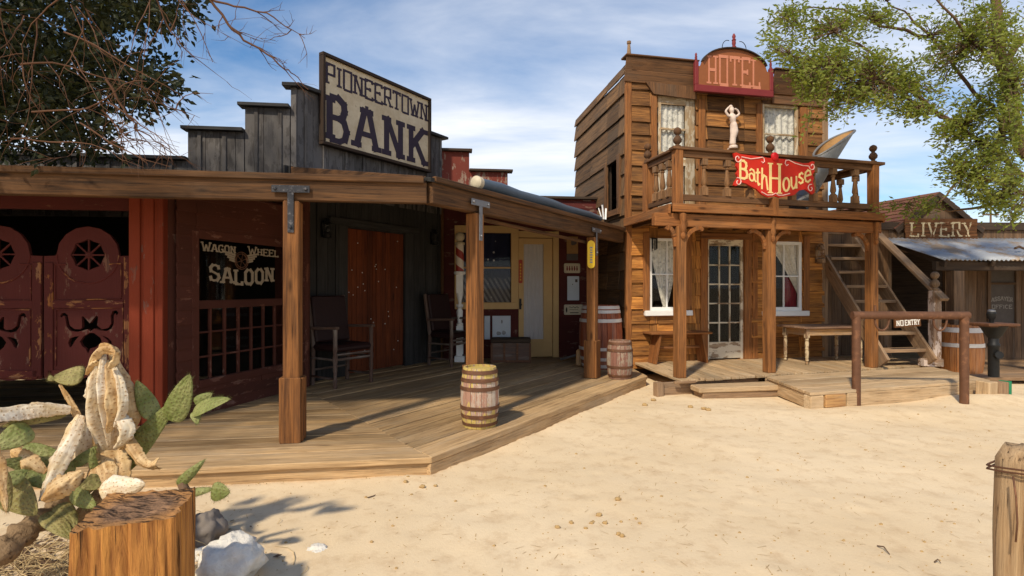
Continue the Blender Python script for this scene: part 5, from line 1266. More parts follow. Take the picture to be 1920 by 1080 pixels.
mb = MB(); mb.lathe((0, 0, 0), [(.07, 0), (.07, .46)], 24); cyl = build('striped_cylinder', mb, sm, None, smooth=True); cyl.parent = bp; cyl.location = (0, 0, 1.56)
mb = MB(); mb.lathe(c+Z*2.02, [(.085, 0), (.085, .03), (.05, .05)], 16); mb.ball(c+Z*2.15, .085, .085, .085, 18, 12); build('ball', mb, M['enamel'], bp, smooth=True)

tk = thing('trunk', 'old flat brown wooden trunk beneath the barber shop window', 'trunk', (-.02, 9.22, ZD))
mb = MB(); tx, ty, tz = (-.02, 9.22, ZD); mb.box((tx, ty, tz+.17), (X, Y, Z), (.66, .36, .34), .003); build('box', mb, M['chairwood'], tk, .01)
mb = MB(); mb.box((tx, ty, tz+.375), (X, Y, Z), (.68, .38, .065), .003); build('lid', mb, M['dark'], tk, .012)
mb = MB()
for x in (-.325, -.11, .11, .325): mb.box((tx+x, ty-.19, tz+.17), (X, Y, Z), (.035, .012, .33))
mb.box((tx, ty-.193, tz+.03), (X, Y, Z), (.66, .008, .04)); build('strap', mb, M['iron'], tk, .002)

T = pR.t
def plate(name, label, cat, px0, px1, py0, py1, m, off=.03, group=None, r=0.0):
    a, b = T(px0), T(px1); z1, z0 = pR.z((px0+px1)/2, py0), pR.z((px0+px1)/2, py1)
    g = thing(name, label, cat, pR.p((a+b)/2, z0, off), group)
    pts = [(a, z0), (b, z0), (b, z1), (a, z1)]
    if r: pts = [p for cx, cy, q in ((b-r, z0+r, -90), (b-r, z1-r, 0), (a+r, z1-r, 90), (a+r, z0+r, 180)) for p in arc(cx, cy, r, r, q, q+90, 4)]
    me = shape([pts], .010); me.transform(pR.mat(0, 0, off)); build('plate', None, m, g, 0, False, me)
    return g, a, b, z0, z1, off+.0055
PG = 'notices on the barber shop wall'
plate('poster', 'pale poster below the barber window, half hidden by the porch post', 'poster', 908, 918.5, 592, 636, M['paper'], group=PG)
g, a, b, z0, z1, o = plate('poster', 'pale blue poster with a faint sketch below the barber window', 'poster', 923, 957, 592, 637, M['paper'], group=PG)
mb = MB(); mb.ball(pR.p(a+.10, z0+.12, o), .06, .003, .035, 10, 6); mb.ball(pR.p(a+.2, z0+.13, o), .045, .003, .04, 10, 6); mb.ball(pR.p(a+.17, z0+.33, o), .016, .003, .035, 8, 6); build('sketch', mb, M['steel'], g)
g, a, b, z0, z1, o = plate('poster', 'dark tinted poster, topmost of the notices right of the door', 'poster', 1062, 1083, 444, 476, M['rustzinc'], group=PG)
mb = MB(); mb.ball(pR.p((a+b)/2, z0+.2, o), .08, .003, .045, 12, 6); build('picture', mb, M['posterdark'], g)
mb = MB(); pR.box(mb, a, b, z0-.12, z0-.005, .025, .034); text(mb, 'SHAVE', pR.mat(a+.02, z0-.10, .0345), b-a-.04, .05, .010, 0, .3, .002) if False else None; build('caption', mb, M['posterdark'], g)
g, a, b, z0, z1, o = plate('wall_sign', 'small cream sign with a row of dark figures', 'sign', 1057, 1087, 494, 512, M['enamel'], group=PG, r=.025)
mb = MB()
for k in range(5): x = a+.055+k*.046; mb.ball(pR.p(x, z0+.115, o), .012, .002, .014, 8, 5); mb.ball(pR.p(x, z0+.075, o), .018, .002, .035, 8, 5)
build('figure_row', mb, M['maroon'], g)
g, a, b, z0, z1, o = plate('plaque', 'tall pale blue plaque with a small dark mark', 'plaque', 1063, 1085, 518, 563, M['paper'], group=PG, r=.012)
mb = MB(); pR.box(mb, b-.075, b-.03, z1-.11, z1-.055, o, o+.001); pR.box(mb, a+.09, a+.105, z1-.16, z1-.14, o, o+.001); build('mark', mb, M['posterdark'], g)
g, a, b, z0, z1, o = plate('wall_sign', 'small cream sign with dark script beside the red barrel', 'sign', 1057, 1092, 571, 590, M['enamel'], group=PG, r=.02)
mb = MB(); mb.tube([pR.p(a+.09+.02*k, z1-.05+.012*math.sin(k*1.9), o) for k in range(10)], .006, 4); mb.tube([pR.p(a+.10+.018*k, z1-.09+.006*math.sin(k*2.7), o) for k in range(10)], .004, 4); mb.ball(pR.p(a+.045, z0+.09, o), .016, .002, .05, 8, 6); pR.box(mb, a+.11, b-.08, z0+.03, z0+.045, o, o+.001); build('script', mb, M['letterdark'], g)
g, a, b, z0, z1, o = plate('door_sign', 'narrow red upright sign on the cream door', 'sign', 972, 979.5, 487, 531, M['redsign'], .014, r=.025)
mb = MB()
for k in range(6): pR.box(mb, a+.025, b-.025, z0+.05+k*.055, z0+.08+k*.055, o, o+.001)
build('lettering', mb, M['yellow'], g)
# yellow enamel sign on the porch post
ys = thing('post_sign', 'narrow yellow enamel sign with rounded ends on a porch post', 'sign', (1.16, 7.49, 1.6))
py_ = Plane((1.16, 7.58), (.97, .24)); ym = shape([arc(0, .14, .055, .055, 0, 180, 8)+arc(0, -.14, .055, .055, 180, 360, 8)], .008)
ym.transform(Matrix.Translation(V((1.105, 7.455, 1.87))) @ Matrix((py_.d, Z, py_.n)).transposed().to_4x4()); build('plate', None, M['yellow'], ys, 0, False, ym)
mb = MB(); c = V((1.105, 7.455, 1.87))+py_.n*.0045
for k in range(7): mb.box(c+Z*(-.11+.034*k), (py_.d, py_.n, Z), (.04-.006*(k % 3), .002, .018))
build('lettering', mb, M['steel'], ys)

def barrel(name, label, h, r0, r1, body, hoopm, hoops, lidm, n=22, hw=.03, group=None):
    g = thing(name, label, 'barrel', (0, 0, 0), group)
    rad = lambda z: r0+(r1-r0)*(1-(2*z/h-1)**2)
    mb = MB()
    for k in range(n):
        a0, a1 = 2*math.pi*(k+.03)/n, 2*math.pi*(k+.97)/n; dr = random.uniform(-.003, .003); nz = 10; k0 = len(mb.v)
        for i in range(nz+1):
            z = h*i/nz
            for a in (a0, a1):
                for q in (0, .018): r = rad(z)+dr-q; mb.v.append(V((r*math.cos(a), r*math.sin(a), z))); mb.g.append((z, a*r0, q))
        for i in range(nz):
            b = k0+i*4; c = b+4
            mb.f += [(b, b+2, c+2, c), (b+3, b+1, c+1, c+3), (b+1, b, c, c+1), (b+2, b+3, c+3, c+2)]
        e = k0+nz*4; mb.f += [(e, e+2, e+3, e+1), (k0, k0+1, k0+3, k0+2)]
    build('staves', mb, body, g, smooth=True)
    for z, w in hoops:
        mb = MB(); z *= h; mb.lathe((0, 0, 0), [(rad(z-w/2)+.001, z-w/2), (rad(z-w/2)+.008, z-w/2+.002), (rad(z+w/2)+.008, z+w/2-.002), (rad(z+w/2)+.001, z+w/2)], 36, cap=False); build('hoop', mb, hoopm, g, smooth=True)
    mb = MB(); mb.lathe((0, 0, h-.03), [(rad(h)-.017, 0), (rad(h)-.017, .012)], 24); build('lid', mb, lidm, g)
    return g
ho = [(.07, .03), (.20, .035), (.34, .035), (.66, .035), (.80, .035), (.93, .035)]
b1 = barrel('barrel', 'small barrel with peeling yellow paint at the foot of the porch post', .545, .150, .176, M['barrelyellow'], M['iron'], ho, M['barrelyellow']); b1.location = (-.297, 4.93, ZD)
b2 = barrel('barrel', 'small weathered grey barrel at the end of the boardwalk', .535, .150, .182, M['barrelgrey'], M['iron'], [(.09, .035), (.32, .035), (.75, .035), (.93, .035)], M['barrelgrey']); b2.location = (1.52, 7.52, ZD)
b3 = barrel('barrel', 'big red-brown barrel with white hoops behind the porch post', 1.0, .285, .345, M['barrelred'], M['hoopwhite'], [(.05, .05), (.16, .05), (.32, .05), (.76, .055), (.90, .05), (.965, .05)], M['barrelred'], 26); b3.location = (1.42, 8.55, ZD)
b4 = barrel('barrel', 'orange oak barrel with pale hoops behind the stair newel', .86, .26, .31, M['barrelorange'], M['hoopwhite'], [(.10, .06), (.64, .06), (.91, .075)], M['barrelorange'], 24); b4.location = (7.02, 8.38, -.03)
mb = MB(); mb.tube([(.84, 9.2, .17), (1.25, 8.75, .35)], .02, 8); single('metal_rod', mb, M['steel'], 'thin grey rod leaning from the red barrel to the deck', 'rod')
mb = MB(); mb.box((1.08, 8.62, .28), (V((.5, .2, 0)).normalized(), V((-.2, .5, 0)).normalized(), Z), (.10, .07, .28), .01); single('wood_block', mb, M['tablewood'], 'pale wooden block beside the red barrel', 'block', bev=.03)

rr = thing('awning_roll', 'rolled blue-grey tarpaulin lying along the bank porch roof edge', 'tarpaulin', (.5, 6.4, 2.4))
p, q = V((-.34, 5.36, 2.455)), V((1.32, 8.02, 2.45)); mb = MB(); mb.tube([p.lerp(q, k/8)+Z*.01*math.sin(k*2.1) for k in range(9)], [.055, .062, .060, .058, .055, .052, .048, .044, .04], 16); build('roll', mb, M['tarp'], rr, smooth=True)
mb = MB(); e = (p-q).normalized(); mb.lathe(p+e*.0, [(.066, -.02), (.068, .04), (.05, .06), (.02, .065)], 16, e); build('end_cap', mb, M['enamel'], rr, smooth=True)
for k in range(3): mb = MB(); c = V((1.36+.03*k, 8.05+.02*k, 2.44)); mb.bar(c, c+V((-.05+.03*k, .02, .17+.05*(k == 1))), .025, .012); single('lath', mb, M['white'], ['short white lath on the porch roof, nearest the rolled tarpaulin', 'tallest white lath leaning at the end of the rolled tarpaulin', 'white lath beside the hotel corner on the porch roof'][k], 'lath')

# ---------------------------------------------------------------- hitching rail, sign, viewer
hr = thing('hitching_rail', 'rusty pipe hitching rail with two hanging rings before the hotel deck', 'hitching rail', (5, 6.5, 0))
A_, B2 = V(G(1605.5, 760, 0)), V(G(1808, 751, .07)); zr1 = 1.075; pr = .047
for p in (A_, B2): mb = MB(); mb.lathe(V((p.x, p.y, -.1)), [(pr, 0), (pr, zr1+.1)], 18); build('post', mb, M['iron'], hr, smooth=True)
mb = MB(); d_ = (B2-A_); d_.z = 0; d_.normalize(); mb.lathe(V((A_.x, A_.y, zr1))-d_*pr, [(pr, 0), (pr, (V((B2.x, B2.y, 0))-V((A_.x, A_.y, 0))).length+2*pr)], 18, d_); build('top_rail', mb, M['iron'], hr, smooth=True)
for px, w in ((1654, .16), (1763, .15)):
    k = (px-1605.5)/(1808-1605.5); c = V((A_.x, A_.y, zr1)).lerp(V((B2.x, B2.y, zr1)), k)
    mb = MB(); pts = [c-d_*w*.5+Z*(.12 if px < 1700 else -.02)]+[c-d_*w*.5*math.cos(R(a))-Z*(.06+.12*math.sin(R(a))) for a in range(0, 181, 20)]+[c+d_*w*.5-Z*.02]
    mb.tube([v-V((0, .0, 0)) for v in pts], .012, 8); build('ring', mb, M['iron'], hr, smooth=True)
ne = thing('no_entry_sign', 'small brown sign lettered NO ENTRY hung across the stairs', 'sign', (5.75, 7.87, .87))
pn = Plane((5.62, 7.84), (.985, .10)); up8 = .055
def tilt(mb): return Matrix.Translation(pn.p(0, .815, .0)) @ Matrix((pn.d, Z, pn.n)).transposed().to_4x4() @ Matrix.Rotation(R(3.2), 4, 'Z')
me = shape([[(0, 0), (.42, 0), (.42, .125), (0, .125)]], .02); mt = tilt(None); me.transform(mt); build('board', None, M['livsign'], ne, .003, False, me)
mb = MB(); text(mb, 'NO', mt @ Matrix.Translation((.03, .026, .0105)), .105, .075, .013, .022, .45, .002, vst=.010, sth=.009); text(mb, 'ENTRY', mt @ Matrix.Translation((.165, .026, .0105)), .23, .075, .012, .020, .5, .002, vst=.010, sth=.009); build('lettering', mb, M['letterwhite'], ne)
mb = MB(); s0_, s1_, e0_, e1_ = V((5.50, 7.98, 1.02)), mt @ V((.02, .12, 0)), mt @ V((.40, .12, 0)), V((6.44, 8.13, 1.03))
mb.tube([s0_, (s0_+s1_)/2-Z*.02, s1_], .005, 5); mb.tube([e0_, (e0_+e1_)/2-Z*.02, e1_], .005, 5); build('chain', mb, M['steel'], ne)
pv = thing('iron_pedestal', 'dark iron pedestal stand with square top at the deck edge', 'pedestal', (6.55, 7.22, ZH))
c = V((6.52, 7.22, ZH)); mb = MB(); mb.lathe(c, [(.062, 0), (.062, .40), (.07, .41), (.07, .44), (.055, .46), (.06, .55)], 16); build('column', mb, M['blackiron'], pv, smooth=True)
mb = MB(); mb.lathe(c+Z*.52, [(.06, 0), (.09, .04), (.14, .14), (.17, .17)], 16); build('cone', mb, M['blackiron'], pv, smooth=True)
mb = MB(); mb.box(c+Z*.71, (X, Y, Z), (.42, .34, .035)); mb.box(c+Z*.69, (X, Y, Z), (.36, .30, .02)); build('top', mb, M['iron'], pv, .008)
mb = MB(); mb.lathe(c+Z*.30-Y*.05, [(.05, 0), (.05, .05), (.035, .05)], 14, V((-.2, -1, .1))); build('bowl', mb, M['blackiron'], pv, smooth=True)
jr = thing('jar', 'small dark glass jar on the iron pedestal', 'jar', c+Z*.728)
q = c+Z*.728+V((-.03, 0, 0)); mb = MB(); mb.lathe(q, [(.045, 0), (.025, .008), (.03, .045), (.05, .07), (.055, .13), (.04, .15)], 14); build('body', mb, M['blackiron'], jr, smooth=True)
mb = MB(); mb.lathe(q+Z*.15, [(.045, 0), (.045, .02), (.02, .03)], 14); build('lid', mb, M['steel'], jr, smooth=True)

# ---------------------------------------------------------------- foreground: stump, prickly pear, rocks, log post
stu = thing('stump', 'weathered square timber stump with cracked dark top in the foreground', 'stump', (-1.45, 2.06, 0))
cz = .555; q4 = [V(G(129, 999, cz)), V(G(328, 970, cz)), V(G(366, 915, cz)), V(G(203, 926, cz))]
cen = sum(q4, V())/4; per = []
for i in range(4):
    for k in range(26): per.append((q4[i].lerp(q4[(i+1) % 4], k/26), i))
mb = MB(); nzv = 14; n = len(per); acc = 0
for j in range(nzv+1):
    z = -.05+(cz+.05)*j/nzv; acc = 0
    for i, (p, f) in enumerate(per):
        acc += (per[i][0]-per[i-1][0]).length if i else 0
        o = (p-cen); o.z = 0; e = o.normalized()
        gr = noise.noise(V((acc*26, z*1.2, f*7)))*.012+noise.noise(V((acc*75, z*2.2, 3+f)))*.008
        v = V((cen.x, cen.y, 0))+o*(1.03-.03*j/nzv)+e*gr; v.z = z+(.010*noise.noise(V((acc*30, 0, 9))) if j == nzv else 0); mb.v.append(v); mb.g.append((z, acc, f*.2))
for j in range(nzv):
    for i in range(n): a = j*n+i; b = j*n+(i+1) % n; mb.f.append((a, b, b+n, a+n))
build('side', mb, M['stumpside'], stu, smooth=True)
mt_ = MB(); rings = 12; top = mb.v[nzv*n:]
for k in range(rings+1):
    f = 1-k/rings
    for i, v in enumerate(top):
        p = cen+(v-cen)*max(f, .001); h = noise.noise(V((p.x*22, p.y*40, 0)))*.012*(1 if k else 0)-.014*(1-f)
        mt_.v.append(V((p.x, p.y, (v.z if k == 0 else cz)+h))); w = p-cen; mt_.g.append((w.x, w.y, 0))
for k in range(rings):
    for i in range(n): a = k*n+i; b = k*n+(i+1) % n; mt_.f.append((a, b, b+n, a+n))
build('top', mt_, M['stumptop'], stu, smooth='all')

def rv(): return V((random.gauss(0, 1), random.gauss(0, 1), random.gauss(0, 1)))
pc = thing('prickly_pear', 'big prickly pear cactus with green pads and dried tan pads behind the stump', 'cactus', (-2.1, 2.75, 0))
def pad(par, p0, p1, d0, d1, wpx, m, thick=.10, bend=0.0, face=None, twist=0.0, name='pad', shp=.55, rag=0.0, fold=0.0):
    a, b = P(*p0, d0), P(*p1, d1); ax = b-a; Lh = ax.length; ax.normalize(); Wd = wpx/F*(d0+d1)/2/2
    vw = (V((0, 0, H))-(a+b)/2).normalized(); f = V(face) if face else vw+V((random.uniform(-.35, .35), random.uniform(-.35, .35), random.uniform(-.2, .5)))
    nn = (f-ax*f.dot(ax)).normalized(); sd = ax.cross(nn); T_ = max(.004, Wd*thick); nu, nv = 22, 20; sdd = random.random()*50
    def fn(u, v):
        s = .5-.5*math.cos(math.pi*u); w = (math.sin(math.pi*min(1, s**shp))**.6 if 0 < s < 1 else 0.0); w = max(w, .18*(1-s))
        an = 2*math.pi*v+twist*s; rg = 1+rag*noise.noise(V((s*7, math.cos(2*math.pi*v)*1.5, sdd)))
        sn, nnn = (sd*math.cos(twist*s)+nn*math.sin(twist*s)), (nn*math.cos(twist*s)-sd*math.sin(twist*s))
        cx_ = math.cos(2*math.pi*v); bx_ = fold*Wd*(cx_*cx_)*w
        return a+ax*Lh*s+sn*Wd*w*cx_*rg+nnn*(T_*w*math.sin(2*math.pi*v)+bend*Lh*4*s*(1-s)*-1+bx_+rag*.25*Wd*noise.noise(V((s*6, cx_*2, sdd+4))))
    mb = MB(); o = random.random()*5
    mb.grid(fn, nu, nv, lambda u, v: ((.5-.5*math.cos(math.pi*u))*Lh+o, math.cos(2*math.pi*v)*Wd, .3*(v > .5)))
    for k in range(150):
        u, v = random.uniform(.06, .98), random.choice((random.random(), random.gauss(0, .03), random.gauss(.5, .03)))
        p = fn(u, v % 1); o_ = (p-(a+ax*Lh*u)).normalized()+rv()*.35; q = p+o_*random.uniform(.006, .016); sw = ax.cross(o_).normalized()*.0007
        mb.add([p-sw, p+sw, q], [(0, 1, 2)], [(o, 0, 0)]*3)
    return build(name, mb, m, par, 0, 'all')
g_, ol_, dr_, pl_ = M['pad'], M['padolive'], M['paddry'], M['padpale']
for a in (
    ((217, 885), (332, 748), 2.75, 2.72, 44, g_, .18), ((289, 784), (256, 714), 2.74, 2.70, 34, g_, .2, .05), ((322, 790), (356, 702), 2.72, 2.70, 44, g_, .16),
    ((362, 772), (431, 748), 2.70, 2.66, 34, g_, .16, -.05), ((366, 757), (398, 737), 2.72, 2.74, 22, g_, .2), ((365, 772), (370, 795), 2.7, 2.66, 17, g_, .25),
    ((158, 702), (99, 708), 2.70, 2.66, 44, ol_, .25, .03), ((101, 707), (90, 714), 2.66, 2.64, 14, ol_, .4), ((130, 768), (4, 800), 2.66, 2.45, 26, ol_, .2, -.04), ((58, 802), (-12, 842), 2.5, 2.4, 48, g_, .2),
    ((140, 885), (2, 864), 2.60, 2.42, 40, g_, .14, .05), ((136, 872), (178, 840), 2.6, 2.58, 22, g_, .2, .22), ((176, 880), (172, 842), 2.62, 2.6, 14, g_, .3), ((135, 922), (180, 950), 2.52, 2.45, 34, g_, .16),
    ((86, 962), (134, 1010), 2.45, 2.36, 36, ol_, .25), ((112, 945), (142, 992), 2.5, 2.42, 32, ol_, .25), ((4, 903), (68, 965), 2.4, 2.38, 56, ol_, .18), ((10, 905), (50, 880), 2.36, 2.44, 34, g_, .2), ((20, 860), (70, 862), 2.5, 2.55, 34, g_, .2), ((-15, 880), (15, 960), 2.3, 2.3, 40, ol_, .2), ((40, 842), (110, 850), 2.62, 2.66, 30, g_, .2), ((50, 880), (115, 915), 2.48, 2.5, 40, g_, .16)):
    pad(pc, *a)
for a, k in (
    (((188, 900), (150, 915), 2.48, 2.42, 30, ol_, .1), dict(rag=.2, fold=.3)),
    (((185, 860), (210, 930), 2.66, 2.55, 46, dr_, .2), dict(rag=.3)), (((188, 922), (272, 908), 2.46, 2.42, 48, pl_, .5), dict(rag=.2, shp=.75)), (((-12, 830), (12, 960), 2.28, 2.26, 22, dr_, .2), dict(rag=.4))):
    pad(pc, *a, name='dried_pad', **k)
def sheet(pts, m, fold=.35, crump=.25, name='dried_pad', face=None, seed=0.0, spk=1.0):
    """a shrivelled pad: a folded, wrinkled skin following (px, py, half width, distance)"""
    Q = [P(x, y, d) for x, y, w, d in pts]; Wd = [w/F*d for x, y, w, d in pts]; n = len(pts)-1; nu, nv = 64, 22; L = sum((Q[i+1]-Q[i]).length for i in range(n))
    def cat(a, b, c, e, t): return .5*((2*b)+(c-a)*t+(2*a-5*b+4*c-e)*t*t+(3*b-a-3*c+e)*t**3)
    def at(A, u):
        k = min(int(u*n), n-1); t = u*n-k; g = lambda i: A[min(max(i, 0), n)]
        return cat(g(k-1), g(k), g(k+1), g(k+2), t)
    def fn(u, v):
        p = at(Q, u); w = max(.002, at(Wd, u)); tg = (at(Q, min(1, u+.03))-at(Q, max(0, u-.03))).normalized(); f = V(face) if face else V((0, -1, .12)); sd = tg.cross(f).normalized(); nn = sd.cross(tg)
        c = v*2-1; e = noise.noise(V((u*5, c*1.3, seed))); e2 = noise.noise(V((u*15, c*3.5, seed+5))); e3 = noise.noise(V((u*9, seed*3+(2 if c > 0 else -2), 1)))
        e4 = abs(noise.noise(V((u*2.2, c*2.6, seed+9)))); ed = noise.noise(V((u*26, 3 if c > 0 else -3, seed)))
        return p+sd*w*c*(1+(.20*e3+.20*ed)*abs(c)**3)+nn*w*(fold*(.55-abs(c-.30*e))*2.0+crump*e*.6-.22*e4-.25*max(0, abs(c)-.7))
    mb = MB(); o = random.random()*5; mb.grid(fn, nu, nv, lambda u, v: (u*L+o, (v-.5)*2*max(Wd), 0)); ob = build(name, mb, m, pc, 0, 'all')
    md = ob.modifiers.new('skin', 'SOLIDIFY'); md.thickness = .003; return ob
for q, m, fo, cr_, fc in (
    (((190, 652, 6, 2.64), (181, 700, 15, 2.62), (174, 745, 25, 2.63), (180, 785, 33, 2.66), (194, 822, 27, 2.69), (206, 855, 13, 2.72)), pl_, .55, .12, None),
    (((207, 664, 5, 2.68), (219, 700, 12, 2.68), (230, 742, 18, 2.68), (237, 782, 17, 2.69), (233, 815, 11, 2.69), (226, 842, 4, 2.7)), dr_, .6, .15, None),
    (((198, 676, 4, 2.63), (204, 715, 11, 2.60), (208, 755, 14, 2.59), (206, 790, 9, 2.60), (200, 815, 2, 2.61)), dr_, .7, .15, None), (((192, 668, 4, 2.62), (188, 710, 9, 2.59), (190, 750, 12, 2.58), (197, 795, 8, 2.6), (204, 835, 2, 2.62)), pl_, .7, .1, None),
    (((214, 690, 4, 2.62), (224, 725, 8, 2.6), (226, 765, 10, 2.6), (216, 800, 5, 2.61)), pl_, .6, .15, None), (((222, 786, 12, 2.62), (232, 806, 15, 2.6), (226, 828, 9, 2.61), (214, 840, 2, 2.62)), pl_, .5, .2, None),
    (((150, 778, 7, 2.62), (132, 815, 16, 2.58), (108, 865, 17, 2.52), (88, 910, 11, 2.46), (75, 940, 3, 2.42)), pl_, .4, .15, None),
    (((224, 803, 6, 2.67), (240, 832, 11, 2.63), (260, 860, 10, 2.6), (278, 873, 7, 2.58), (296, 870, 10, 2.57)), dr_, .5, .35, None),
    (((192, 800, 26, 2.72), (198, 850, 30, 2.70), (210, 900, 26, 2.62), (216, 945, 16, 2.55)), dr_, .5, .25, None), (((156, 792, 11, 2.74), (150, 830, 19, 2.73), (149, 875, 13, 2.72)), pl_, .3, .2, None),
    (((168, 690, 3, 2.62), (178, 668, 7, 2.60), (194, 654, 8, 2.6), (212, 656, 7, 2.6), (223, 668, 2, 2.6)), dr_, .8, .5, (0, -.8, .6)), (((184, 662, 3, 2.61), (194, 648, 6, 2.6), (206, 650, 6, 2.6), (217, 660, 2, 2.59)), dr_, .8, .6, (0, -.5, .8)), (((162, 702, 2, 2.62), (170, 686, 6, 2.6), (184, 676, 5, 2.6)), dr_, .7, .5, None), (((218, 660, 3, 2.58), (214, 676, 7, 2.58), (204, 690, 3, 2.58)), dr_, .7, .4, None),
    (((132, 766, 9, 2.64), (85, 763, 17, 2.56), (35, 768, 21, 2.48), (-20, 774, 22, 2.38)), pl_, .35, .2, (0, -.75, .65)), (((112, 721, 2, 2.66), (128, 750, 5, 2.67), (146, 788, 8, 2.68)), dr_, .5, .3, None),
    (((80, 938, 6, 2.36), (103, 918, 20, 2.38), (132, 900, 17, 2.41), (154, 884, 6, 2.44)), dr_, .45, .2, None), (((22, 845, 8, 2.5), (52, 868, 17, 2.48), (84, 888, 7, 2.5)), dr_, .3, .4, None)):
    sheet(q, m, fo, cr_, face=fc, seed=random.random()*40)
mb = MB()
sp_ = [P(-60, 1085, 2.25), P(10, 1028, 2.36), P(60, 985, 2.48), P(108, 950, 2.6), P(170, 905, 2.66), P(205, 860, 2.72)]; fine = [sp_[i].lerp(sp_[i+1], k/8) for i in range(5) for k in range(8)]+[sp_[-1]]
mb.tube(fine, [.058-.02*k/40+.008*math.sin(k*1.1) for k in range(41)], 24); mb.tube([P(150, 990, 2.66), P(205, 920, 2.7), P(225, 875, 2.75)], [.07, .06, .035], 10)
for i, v in enumerate(mb.v): mb.v[i] = v+V((noise.noise(v*14), noise.noise(v*14+X*9), noise.noise(v*14+X*5)))*.020+V((noise.noise(v*45), noise.noise(v*45+X*9), noise.noise(v*45+X*5)))*.006
build('stem', mb, plain('woody_stem', (.26, .17, .09), .95, var=.5, sc=26, bump=1.2, c2=(.10, .06, .03), thr=.6), pc, smooth='all')
p2 = thing('prickly_pear', 'small green prickly pear seedling growing just right of the stump', 'cactus', (-1.6, 2.62, 0))
pad(p2, (334, 910), (384, 862), 2.62, 2.64, 20, M['pad'], .5, -.05); pad(p2, (352, 926), (402, 916), 2.60, 2.62, 16, M['pad'], .5); pad(p2, (396, 921), (431, 923), 2.62, 2.6, 34, M['pad'], .2)
mb = MB(); mb.tube([V((-1.62, 2.66, -.03)), P(350, 925, 2.62), P(340, 905, 2.62)], [.03, .025, .02], 8); build('stem', mb, M['bark'], p2, smooth='all')

def rock(label, c, rx, ry, rz, m, seed, nz=.35, name='rock'):
    mb = MB(); mb.ball(c, rx, ry, rz, 26, 18, nz, seed); return single(name, mb, m, label, 'rock', smooth='all')
rock('white rock lying on the sand beside the stump', V((-1.36, 2.58, .075)), .145, .13, .125, M['rock'], 3)
rock('grey rock half behind the stump near the boardwalk', V((-1.70, 2.98, .05)), .085, .09, .10, M['rockgrey'], 5)
rock('flat pale stone sunk in the sand near the boardwalk corner', V((-1.05, 2.87, -.012)), .065, .05, .025, M['rock'], 8)
rock('small buff stone between the grey rock and the white rock', V((-1.63, 2.78, .01)), .045, .04, .035, M['rock'], 11)

lg = thing('log_post', 'rough log post with wire round its top at the right edge', 'post', (1.68, 1.72, 0))
mb = MB(); nr, nv = 30, 24
for j in range(nv+1):
    z = -.1+.968*j/nv
    for i in range(nr):
        a = 2*math.pi*i/nr; sq = 1/max(abs(math.cos(a-.35)), abs(math.sin(a-.35)))**.55
        r = .112*sq*(1-.10*(j/nv)**6)*(1+.10*noise.noise(V((math.cos(a)*2, math.sin(a)*2, z*1.5)))+.05*noise.noise(V((math.cos(a)*9, math.sin(a)*9, z*3))))
        r *= .86 if j == nv else 1
        mb.v.append(V((1.722+.02*z+r*math.cos(a), 1.74+r*math.sin(a), z+(.03*noise.noise(V((math.cos(a)*2, math.sin(a)*2, 7))) if j > nv-2 else 0)))); mb.g.append((z, r*math.cos(a), r*math.sin(a)))
for j in range(nv):
    for i in range(nr): a = j*nr+i; b = j*nr+(i+1) % nr; mb.f.append((a, b, b+nr, a+nr))
k0 = len(mb.v); mb.v.append(V((1.745, 1.74, .878))); mb.g.append((.9, 0, 0))
for i in range(nr): mb.f.append((nv*nr+i, nv*nr+(i+1) % nr, k0))
build('log', mb, M['logpost'], lg, smooth='all')
mb = MB()
for w in range(2): mb.tube([V((1.739+.124*(1/max(abs(math.cos(R(a)-.35)), abs(math.sin(R(a)-.35)))**.55)*math.cos(R(a)), 1.74+.124*(1/max(abs(math.cos(R(a)-.35)), abs(math.sin(R(a)-.35)))**.55)*math.sin(R(a)), .80+.012*w+.012*math.sin(R(a*2)))) for a in range(0, 361, 12)], .0032, 6)
mb.tube([V((1.597, 1.70, .80)), V((1.588, 1.68, .74)), V((1.592, 1.68, .66)), V((1.587, 1.68, .60))], .003, 6); build('wire', mb, M['iron'], lg, smooth='all')

# dry straw and litter on the soil round the cactus
mb = MB()
for k in range(620):
    x, y = random.gauss(-2.22, .33), random.gauss(2.52, .24); z = hz(x, y)+.004
    if -1.75 < x < -1.1 and 1.75 < y < 2.4: continue
    a = random.uniform(0, 6.28); L = random.uniform(.06, .30); hgt = random.uniform(.0, .10) if L > .12 else .01
    pts = [V((x+math.cos(a+.5*t*t)*L*t, y+math.sin(a+.5*t*t)*L*t, z+hgt*math.sin(t*2.6))) for t in (0, .25, .5, .75, 1)]
    mb.tube(pts, [.0022, .0022, .002, .0016, .001], 3, False)
so2 = build('dry_straw', mb, M['straw'], smooth='all'); so2['kind'] = 'stuff'
mb = MB()
for k in range(900):
    x, y = random.gauss(-2.3, .36), random.gauss(2.6, .28); z = hz(x, y)+.006
    a = random.uniform(0, 6.28); s = random.uniform(.008, .026); u = V((math.cos(a), math.sin(a), random.uniform(-.4, .4)))*s; w = V((-math.sin(a), math.cos(a), random.uniform(-.4, .4)))*s*.5
    c = V((x, y, z+random.uniform(0, .012))); mb.add([c-u, c+w, c+u, c-w], [(0, 1, 2, 3)])
lt = build('leaf_litter', mb, M['bark']); lt['kind'] = 'stuff'
mb = MB(); sx0, sy0 = -2.35, 2.55
def soil(u, v):
    a = 2*math.pi*u; r = v*(1+.22*noise.noise(V((math.cos(a)*1.5, math.sin(a)*1.5, 2)))); x, y = sx0+.95*r*math.cos(a), sy0+.62*r*math.sin(a)
    return V((x, y, hz(x, y)+.012*(1-v)-.006+.018*noise.noise(V((x*9, y*9, 1)))*(1-v)))
mb.grid(soil, 60, 22); sm_ = plain('dark_soil', (.20, .125, .065), .95, var=.5, sc=18, bump=.6)
